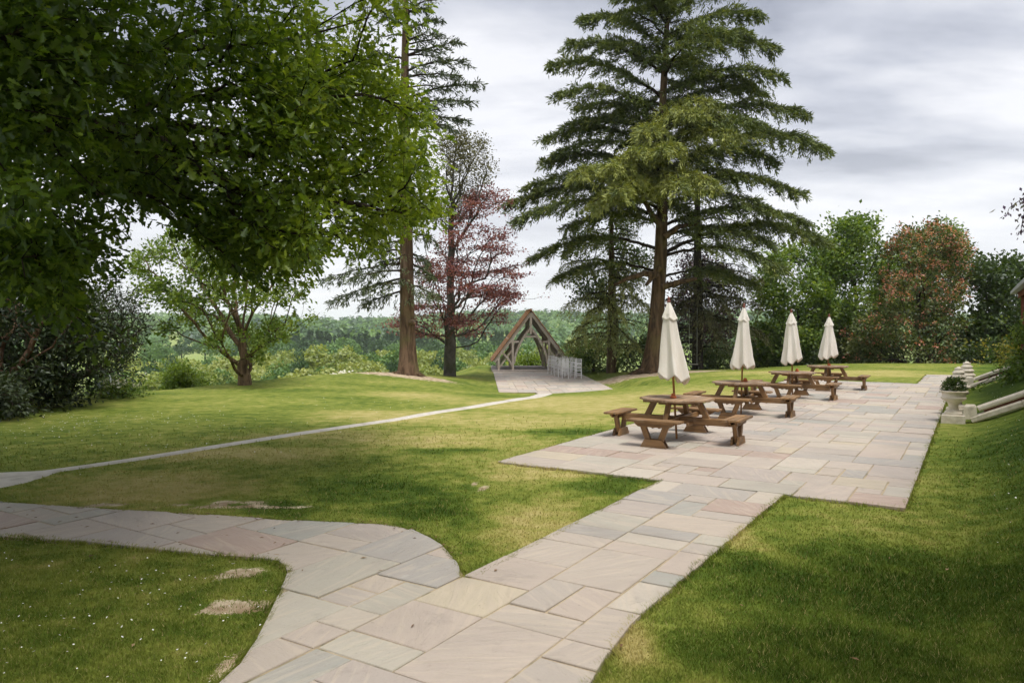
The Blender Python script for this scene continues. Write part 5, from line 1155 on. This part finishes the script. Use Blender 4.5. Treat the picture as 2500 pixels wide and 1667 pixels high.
# --- broadleaf trees and shrubs given by their outline
def leafy(name, label, poly, d, depth, n, seed, leafm, barkm=B_DARK, per=15, rad=.2, size=.15, base=None, cl=None, cr=.45, rt=.25, group=None, cat='tree', bf=.4, up=.7, width=1.25, trunk=True, extra=None, cz=.7, tb=None):
    r = np.random.RandomState(seed); poly = np.array(poly, float); bx = base[0] if base else poly[:, 0].mean(); by = base[1] if base else poly[:, 1].max(); b = P(bx, by, d); b[2] = H1(b[0], b[1]) - .1
    root = root_of(name, b, label, cat, group); T = sample_px(poly, n, d - depth, d + depth, r, cl or max(24, n // 13), cr, cz); g = HG(T[:, 0], T[:, 1]); T[:, 2] = np.maximum(T[:, 2], g + .1)
    topz = T[:, 2].max(); pos, par = skeleton([[b, b + (0.05, 0, .35 * (topz - b[2])), b + (.0, .05, .62 * (topz - b[2]))]], .5)
    p, pa, tips, n0 = grow(pos, par, T, r, bf, .5, .08); A, p = limb_mesh(p, pa, rt, .008, n0, 2, .0, .2); child('trunk' if cat == 'tree' else 'stems', A.mesh('trunk', barkm, True), root)
    C = Acc(); tp = p[tips]; od = tp - p[pa[tips]]; clusters(C, tp, od, per, rad, size, r, LEAF2, up, .1, tb, .16, width); child('crown' if cat == 'tree' else 'foliage', C.mesh('crown', leafm), root)
    if extra: extra(root, tp, od, r)
    return root
G_R = 'trees beyond the right lawn'
leafy('broadleaf_tree', 'mid-green leafy tree right of the cedar, left end of the right-hand trees', [(1735, 850), (1742, 640), (1775, 585), (1840, 555), (1895, 560), (1915, 700), (1900, 850)], 50, 4, 900, 201, L_GREEN, per=20, rad=.30, size=.22, group=G_R)
leafy('broadleaf_tree', 'taller rounded green tree between the cedar and the coral-flowered tree', [(1870, 850), (1868, 640), (1885, 545), (1930, 515), (1985, 488), (2015, 508), (2020, 560), (2055, 620), (2045, 850)], 52, 4, 1100, 202, L_GREEN, per=20, rad=.30, size=.23, group=G_R)
leafy('broadleaf_tree', 'bright green tree showing behind the coral-flowered tree', [(2000, 720), (2030, 570), (2070, 520), (2130, 508), (2185, 505), (2215, 545), (2205, 640), (2120, 720)], 58, 3.5, 800, 203, L_BRIGHT, per=18, rad=.32, size=.24, base=(2110, 850), group=G_R)
leafy('broadleaf_tree', 'dark green tree at the right edge behind the far coping', [(2185, 850), (2195, 690), (2215, 610), (2240, 582), (2280, 590), (2320, 598), (2380, 620), (2450, 650), (2480, 850)], 50, 4, 1100, 204, L_DEEP, per=20, rad=.32, size=.24, base=(2330, 850), group=G_R)
def coral(root, tp, od, r):
    c = root.location; out = tp - np.array([c.x, c.y + 1.0, c.z + 3.0]); sel = (od[:, 2] > -.6) & (r.rand(len(tp)) < (.22 + .45 * (out[:, 2] > 2)) * (1 + .9 * np.sin(tp[:, 0] * 2.3 + tp[:, 2] * 1.7) * np.sin(tp[:, 2] * 2.9 - tp[:, 0]))) & (np.abs(out[:, 0]) + np.maximum(0, -out[:, 1]) + np.maximum(out[:, 2], 0) > 1.4)
    C = Acc(); q = tp[sel] + norm(od[sel]) * .12 + np.array([0, -.1, .08]); clusters(C, q, od[sel] + np.array([0, 0, .4]), 12, .10, .115, r, LEAF2, .8, 0, None, .25, 1.3); child('flowers', C.mesh('flowers', L_CORAL), root)
leafy('flowering_tree', 'tall coral-flowered evergreen tree on the right beyond the patio', [(1930, 846), (1945, 770), (1990, 705), (2040, 690), (2016, 625), (2035, 562), (2085, 530), (2140, 515), (2195, 532), (2226, 580), (2224, 650), (2205, 705), (2232, 745), (2240, 846)], 47, 3.6, 1700, 205, L_REDBUSH, per=15, rad=.22, size=.17, base=(2110, 850), group=None, extra=coral)
leafy('purple_tree', 'dark purple-leaved tree in the shade behind the cedar trunk', [(1535, 850), (1530, 640), (1560, 590), (1640, 580), (1690, 640), (1690, 850)], 55, 3.5, 620, 206, L_PURPLE, per=16, rad=.3, size=.2, group=None)
leafy('holly_tree', 'dark small-leaved tree left of the cedar behind drooping sprays', [(1285, 560), (1300, 490), (1370, 475), (1440, 500), (1500, 560), (1490, 700), (1400, 720), (1310, 690)], 51, 2.5, 420, 216, L_DEEP, per=15, rad=.25, size=.18, base=(1410, 850), group=None)
G_S = 'shrubs along the crest behind the cedar'
for i, (pl, d, n, m_, lab) in enumerate([([(1300, 858), (1305, 800), (1360, 775), (1420, 780), (1430, 858)], 49, 260, L_GREEN, 'low green shrub at the crest beside the pavilion chairs'), ([(1420, 858), (1425, 790), (1480, 770), (1530, 800), (1535, 858)], 50, 240, L_DEEP, 'dark shrub at the crest left of the cedar trunk'),
                                       ([(1590, 855), (1600, 800), (1660, 790), (1700, 810), (1705, 855)], 50, 220, L_DEEP, 'dark shrub at the crest behind the nearest parasol'), ([(1690, 855), (1690, 800), (1740, 780), (1800, 800), (1810, 855)], 49, 220, L_GREEN, 'green shrub at the crest behind the second parasol'),
                                       ([(1790, 850), (1800, 790), (1850, 780), (1900, 800), (1940, 848)], 48, 240, L_DEEP, 'dark undergrowth shrub behind the third parasol'), ([(2190, 845), (2200, 800), (2260, 790), (2330, 800), (2340, 850)], 46, 220, L_DEEP, 'dark shrub at the crest behind the stone finials')]):
    leafy('crest_shrub', lab, pl, d, 1.6, n, 220 + i, m_, per=16, rad=.22, size=.16, rt=.08, group=G_S, cat='shrub')

# --- rhododendrons on the left
G_L = 'evergreen shrubs at the left lawn edge'
leafy('rhododendron', 'big dark rhododendron thicket filling the left lawn edge', [(-160, 960), (-160, 650), (20, 620), (150, 640), (225, 690), (240, 800), (245, 880), (235, 912), (120, 935)], 19.5, 2.2, 1500, 240, L_RHODO, B_TWIG, per=14, rad=.13, size=.13, rt=.14, group=G_L, cat='shrub', width=.8, base=(60, 930))
leafy('rhododendron', 'twiggy half-bare rhododendron right of the dark thicket', [(190, 820), (200, 690), (250, 655), (300, 668), (335, 720), (330, 790), (300, 850), (240, 885)], 21.5, 1.6, 900, 241, L_RHODO, B_TWIG, per=5, rad=.10, size=.10, rt=.12, group=G_L, cat='shrub', width=.7, base=(150, 905), bf=.15)
leafy('grey_green_shrub', 'grey-green leafy shrub at the lower left edge of the far lawn', [(-90, 960), (-90, 880), (0, 872), (45, 890), (62, 930), (40, 955)], 16.5, .9, 330, 242, L_RHODO, B_TWIG, per=14, rad=.11, size=.12, rt=.05, group=G_L, cat='shrub', width=.8, base=(-10, 955), tb=.85)
def whitefl(root, tp, od, r):
    s = tp[:, 2] > np.percentile(tp[:, 2], 55); C = Acc(); clusters(C, tp[s], od[s], 12, .07, .07, r, LEAF2, .7, 0, None, .25, 1.4); child('flowers', C.mesh('flowers', L_WHITE), root)
leafy('flowering_shrub', 'small shrub with white blossom at the lawn edge on the left', [(232, 905), (236, 878), (265, 866), (295, 875), (300, 905)], 23.0, .6, 120, 243, L_GREEN, B_TWIG, per=14, rad=.10, size=.09, rt=.04, cat='shrub', extra=whitefl)
leafy('clipped_shrub', 'low rounded green shrub at the lawn edge below the white blossom', [(236, 912), (245, 893), (290, 888), (312, 900), (314, 912)], 22.4, .5, 140, 244, L_GREEN, B_TWIG, per=16, rad=.09, size=.08, rt=.03, cat='shrub')
leafy('round_bush', 'round bright green bush just beyond the lawn, left of the spreading tree', [(368, 905), (375, 872), (400, 850), (440, 845), (468, 865), (476, 905)], 33.0, 1.0, 330, 245, L_BRIGHT, B_TWIG, per=16, rad=.14, size=.12, rt=.06, cat='shrub')
leafy('round_bush', 'bright green bush framed by the pavilion arch', [(1175, 850), (1178, 830), (1205, 818), (1240, 822), (1258, 850)], 60.0, 1.2, 240, 246, L_BRIGHT, B_TWIG, per=16, rad=.2, size=.17, rt=.06, cat='shrub')
def rhodo_trunks():
    r = np.random.RandomState(6); d = 17.6; b = P(-30, 905, d); b[2] = H1(b[0], b[1]) - .1; root = root_of('bare_limbed_shrub', b, 'bare reddish-brown limbs of an old rhododendron at the left edge', 'shrub')
    S = lambda pts, dd: pxl(pts, dd)
    limbs = [[b] + S([(0, 868), (40, 845), (75, 800), (88, 760), (105, 715), (135, 672), (160, 640)], [d, d, d, d + .1, d + .2, d + .4, d + .6]), S([(40, 845), (85, 818), (120, 795), (150, 765), (172, 725)], [d, d - .1, d - .2, d, d + .2]), S([(0, 868), (-5, 820), (15, 780), (35, 745), (40, 700)], [d, d + .2, d + .4, d + .6, d + .8]), S([(88, 760), (60, 735), (30, 730), (0, 735)], [d + .1, d + .3, d + .5, d + .6]), S([(120, 795), (150, 800), (185, 785), (215, 770)], [d - .2, d - .1, d, d + .2])]
    T = sample_px([(-60, 760), (-60, 640), (100, 620), (200, 640), (220, 720), (150, 760)], 260, d - .4, d + 1.4, r, 50, .25, .7)
    pos, par = skeleton(limbs, .2); p, pa, tips, n0 = grow(pos, par, T, r, .3, .25, .1); A, p = limb_mesh(p, pa, .11, .010, n0, 2); child('limbs', A.mesh('limbs', B_RHODO, True), root)
    C = Acc(); tp = p[tips]; clusters(C, tp, tp - p[pa[tips]], 12, .10, .12, r, LEAF2, .7, .15, None, .15, .8); child('foliage', C.mesh('foliage', L_RHODO), root)
rhodo_trunks()

# --- climber on the building and the wisteria spray at the right edge
leafy('climbing_shrub', 'leafy climber with yellow-green leaves on the red-brown post', [(2318, 900), (2322, 790), (2340, 740), (2400, 720), (2430, 800), (2430, 930)], 21.2, .6, 300, 250, L_GREEN, B_TWIG, per=15, rad=.10, size=.10, rt=.04, cat='shrub', base=(2365, 920))
leafy('variegated_shrub', 'small yellow variegated shrub below the building corner at the right', [(2296, 830), (2300, 800), (2318, 785), (2340, 795), (2345, 840)], 23.6, .5, 90, 251, L_YELLOW, B_TWIG, per=14, rad=.09, size=.09, rt=.03, cat='shrub', base=(2330, 840))
def wisteria():
    r = np.random.RandomState(8); d = 9.0; b = P(2480, 380, d); root = root_of('wisteria_spray', b, 'hanging wisteria spray with purple blossom at the right edge of the sky', 'plant')
    A = Acc(); C = Acc(); D = Acc()
    for pl in ([(2480, 380), (2400, 415), (2350, 455), (2318, 478), (2312, 495)], [(2400, 415), (2365, 450), (2350, 500), (2343, 540)], [(2420, 410), (2390, 460), (2375, 520)]):
        q = np.array(densify(pxl(pl, d), .05)); A.add(*tube(q, np.linspace(.010, .003, len(q)), 5)); s = q[len(q) // 4:]
        clusters(C, s, np.tile([0, 0, -1.0], (len(s), 1)), 5, .04, .05, r, LEAF2, .3, .5, None, .2, 1.0); t = s[::3]; 
        clusters(D, t, np.tile([0, 0, -1.0], (len(t), 1)), 2, .06, .08, r, LEAF2, .3, .5, None, .2, .8)
    child('stems', A.mesh('stems', B_TWIG), root); child('blossom', C.mesh('blossom', L_WIST), root); child('leaves', D.mesh('leaves', L_OLIVE), root)
wisteria()

# --- plants in the urn
def urn_plant():
    r = np.random.RandomState(3); c = np.array([*MN(18.0, PAT_N1 + .26), .665]); root = root_of('urn_plant', c, 'clipped dark green plant with small white flowers in the near urn', 'plant')
    q = r.normal(0, 1, (170, 3)); q = q / np.linalg.norm(q, axis=1, keepdims=True); q[:, 2] = np.abs(q[:, 2]); q = c + q * np.array([.205, .205, .26]) * r.uniform(.75, 1.05, (170, 1)) + np.array([0, 0, .0])
    C = Acc(); clusters(C, q, q - c, 16, .028, .034, r, LEAF2, .5, 0, None, .15, 1.1); child('foliage', C.mesh('foliage', L_DEEP), root)
    s = q[(q[:, 2] < c[2] + .16) & (q[:, 1] < c[1] + .1)][:34]; D = Acc(); clusters(D, s + norm(s - c) * .03, s - c, 3, .008, .022, r, LEAF2, .5, 0, None, .2, 1.6); child('flowers', D.mesh('flowers', L_WHITE), root)
urn_plant()

# --- the rope swing hanging from the cedar
M_ROPE = plain_mat('pale_rope', (.42, .43, .36), .9, .1)
def swing():
    d = 44.5; a = P(1575, 745, d); b_ = P(1592, 850, d); c = P(1590, 742, d); e_ = P(1582, 850, d); gz = H1(b_[0], b_[1])
    root = root_of('rope_swing', (b_[0], b_[1], gz + .35), 'rope swing with a small seat hanging behind the nearest parasol', 'swing')
    for s in (-1, 1):
        V, Q = tube([(s * .23, 0, 0), (s * .235, .02, 1.4), (s * .24, .05, 3.4)], [.014] * 3, 6); ob('rope', mesh_np('rope', V, [Q], M_ROPE), root)
    beam('seat', (-.29, 0, 0), (.29, 0, 0), .17, .035, M_OAK, root)
swing()

# ------------------------------------------------------------------ the valley: trees one can tell apart, then the far woods
def crown_mesh(name, leafm, r, w, h, blobs, cards, size, cone=False, skirt=.15):
    """a crown of many leaf sprays on uneven lobes, standing on z = 0"""
    A = Acc(); cs = []
    for _ in range(blobs):
        if cone: t = r.rand() ** .8; c = np.array([r.normal(0, .28 * w * (1 - t)), r.normal(0, .28 * w * (1 - t)), h * (.08 + .9 * t)]); rad = w * .30 * (1.08 - t)
        else:
            g = r.normal(0, 1, 3); g /= np.linalg.norm(g); g[2] = abs(g[2]) * 1.0 - .25; c = np.array([0, 0, h * .52]) + g * np.array([w * .36, w * .36, h * .40]) * r.uniform(.5, 1.0); rad = w * r.uniform(.14, .24)
        cs.append((c, rad))
    n = cards // blobs
    for c, rad in cs:
        g = norm(r.normal(0, 1, (n, 3)) + np.array([0, 0, .35])); p = c + g * rad * r.uniform(.7, 1.08, (n, 1)) * np.array([1, 1, .85]); p[:, 2] = np.maximum(p[:, 2], h * skirt * r.uniform(.3, 1, n))
        tb = np.clip(r.normal(.5, .2), 0, 1); leaves(A, p, norm(g * .5 + r.normal(0, .7, (n, 3))), norm(g + r.normal(0, .4, (n, 3))), size * r.uniform(.6, 1.3, n), np.full(n, 1.5), tb + r.normal(0, .18, n), LEAF2)
    return A.mesh(name, leafm)
def trunk_mesh(name, r, h, rad, mat):
    A = Acc(); A.add(*tube([(0, 0, -1.0), (0, 0, h * .3), (r.normal(0, .2), r.normal(0, .2), h * .7)], [rad * 1.3, rad, rad * .4], 7)); return A.mesh(name, mat, True)
VR = np.random.RandomState(64)
KINDS = {}
for nm, lm, w, h, blobs, cards, size, cone in (('willow', L_WILLOW, 10, 9.5, 26, 1900, .60, False), ('green', L_VMID, 10, 10.5, 28, 1900, .60, False), ('dark', L_VDARK, 9.5, 11, 26, 1900, .60, False), ('conifer', L_VDARK, 6.0, 15, 20, 900, .85, True), ('blossom', L_WHITE, 5, 4.5, 12, 500, .35, False)):
    KINDS[nm] = [(crown_mesh(nm + '_crown', lm, VR, w, h, blobs, cards, size, cone), trunk_mesh(nm + '_trunk', VR, h, .28, B_DARK), w, h) for _ in range(3 if nm != 'blossom' else 1)]
def valley_tree(kind, xd, ytop, d, label, group, wpx=None, hmax=None):
    cm, tm, w, h = KINDS[kind][VR.randint(len(KINDS[kind]))]; top = P(xd, ytop, d); g = H1(top[0], top[1]); hh = max(top[2] - g, 2.0); s = hh / h
    nm = {'willow': 'willow_tree', 'green': 'valley_tree', 'dark': 'valley_tree', 'conifer': 'conifer', 'blossom': 'blossom_tree'}[kind]
    o = empty(nm, (top[0], top[1], g), VR.uniform(0, 6.28)); tag(o, label, 'tree', group); sx = (wpx * K * d / F / w) if wpx else s * VR.uniform(.85, 1.25); o.scale = (sx, sx, s)
    ob('trunk', tm, o); ob('crown', cm, o); return o
def place(x):
    for lim, ph in ((470, 'left of the spreading oak'), (660, 'behind the spreading oak'), (780, 'just right of the spreading oak'), (905, 'just left of the fir trunk'), (1000, 'between fir and beech trunks'), (1130, 'between beech and pavilion'), (1215, 'behind the pavilion, left half'), (1310, 'behind the pavilion, right half')):
        if x < lim: return ph
    return 'right of the pavilion'
GV = 'pale trees along the valley below the lawn'
for i in range(30):
    x = 270 + i * 36 + VR.uniform(-14, 14)
    if 640 < x < 690: continue
    if x > 1330: break
    valley_tree('willow' if i % 5 not in (1, 3) else 'green', x, np.interp(x, [270, 420, 600, 700, 800, 950, 1150, 1330], [806, 820, 800, 786, 792, 798, 790, 785]) + VR.uniform(-8, 12), VR.uniform(125, 165), 'pale leafy tree in the valley belt, ' + place(x), GV)
for i in range(26):
    x = 270 + i * 42 + VR.uniform(-20, 20); valley_tree('willow' if i % 3 else 'green', x, np.interp(x, [270, 600, 900, 1300], [830, 825, 822, 815]) + VR.uniform(-8, 14), VR.uniform(85, 118), 'bushy tree nearest below the lawn crest, ' + place(x), 'nearer valley trees')
for x, yt, d, w in ((345, 812, 100, 75), (398, 806, 106, 70), (690, 800, 95, 60), (1010, 805, 108, 70), (905, 812, 98, 55)):
    valley_tree('dark', x, yt, d, {345: 'dark round tree in the valley, left of the pair below the lawn', 398: 'dark round tree in the valley, right of the pair below the lawn', 690: 'dark rounded tree right of the spreading oak, below the crest', 1010: 'dark valley tree between the fir and beech trunks', 905: 'dark valley tree just left of the fir trunk'}[x], 'dark trees in the valley', w)
for x, yt, d in ((795, 842, 72), (770, 850, 72)): valley_tree('blossom', x, yt, d, 'small white blossoming tree below the crest left of the fir' if x == 795 else 'smaller white blossoming bush left of its blossoming neighbour', 'blossoming trees below the crest')
for i in range(64):
    x = 545 + i * 9.5 + VR.uniform(-5, 5)
    if x > 1000: x = x + 20
    valley_tree('conifer', x, VR.uniform(756, 774) + (8 if x < 640 else 0), VR.uniform(330, 380), 'dark conifer in the plantation belt across the valley, ' + place(x), 'conifer plantation across the valley', VR.uniform(26, 36))
for i in range(22):
    x = 280 + i * 48 + VR.uniform(-20, 20); valley_tree('green' if i % 3 else 'dark', x, VR.uniform(768, 786), VR.uniform(230, 310), 'rounded mid-valley tree before the far hills, ' + place(x), 'mid-valley trees')
def woodland():
    """the wooded hills: crowns too far to count"""
    for nm, lm, seed, n, d0, d1, k0, k1 in (('hill_woodland', L_VMID, 5, 2500, 385, 1100, .0, .7), ('hill_conifers', L_VDARK, 6, 1100, 480, 1150, .5, 1.0)):
        r = np.random.RandomState(seed); A = Acc(); az = r.uniform(-1.1, 1.1, n); d = np.sqrt(r.uniform(d0 ** 2, d1 ** 2, n)); x = d * np.sin(az); y = d * np.cos(az); patch = wav(x, y, 300); keep = (patch > -.6) if nm == 'hill_woodland' else (patch < .15); x, y = x[keep], y[keep]; z = HG(x, y)
        for k in range(len(x)):
            w = r.uniform(6, 12); h = r.uniform(8, 13) * (1.15 if nm == 'hill_conifers' else 1); m_ = 46; g = norm(r.normal(0, 1, (m_, 3)) + np.array([0, -.25, .45])); g[:, 2] = np.abs(g[:, 2]); lump = 1 + .18 * np.sin(g @ r.normal(0, 4, 3))
            p = np.array([x[k], y[k], z[k] + h * .35]) + g * np.array([w * .5, w * .5, h * .65]) * lump[:, None]
            leaves(A, p, norm(np.cross(g, r.normal(0, 1, (m_, 3)))), norm(g + r.normal(0, .25, (m_, 3))), w * .30 * r.uniform(.7, 1.3, m_), np.full(m_, 1.7), np.clip(r.normal(.5, .22), 0, 1) + r.normal(0, .10, m_), LEAF2)
        tag(ob(nm, A.mesh(nm, lm)), 'broadleaved woodland covering the hills across the valley' if nm == 'hill_woodland' else 'darker conifers mixed into the woods on the far hills', 'woodland', kind='stuff')
woodland()

# ------------------------------------------------------------------ the air between here and the hills
def haze():
    mt = bpy.data.materials.new('valley_haze'); mt.use_nodes = True; t = mt.node_tree; t.nodes.clear(); o = nd(t, 'ShaderNodeOutputMaterial')
    v = nd(t, 'ShaderNodeVolumePrincipled', {'Color': (.86, .92, 1.0, 1), 'Density': HAZE, 'Anisotropy': 0.0}); t.links.new(v.outputs[0], o.inputs['Volume'])
    x0, x1, y0, y1, z0, z1 = -2800, 2800, -500, 2800, -70, 45
    V = [(x, y, z) for z in (z0, z1) for x, y in ((x0, y0), (x1, y0), (x1, y1), (x0, y1))]
    tag(ob('haze', pyd('haze', V, [(3, 2, 1, 0), (4, 5, 6, 7), (0, 1, 5, 4), (1, 2, 6, 5), (2, 3, 7, 6), (3, 0, 4, 7)], mt)), 'thin bluish summer haze over the valley', 'haze', kind='stuff')
HAZE = 0.00020
if HAZE: haze()
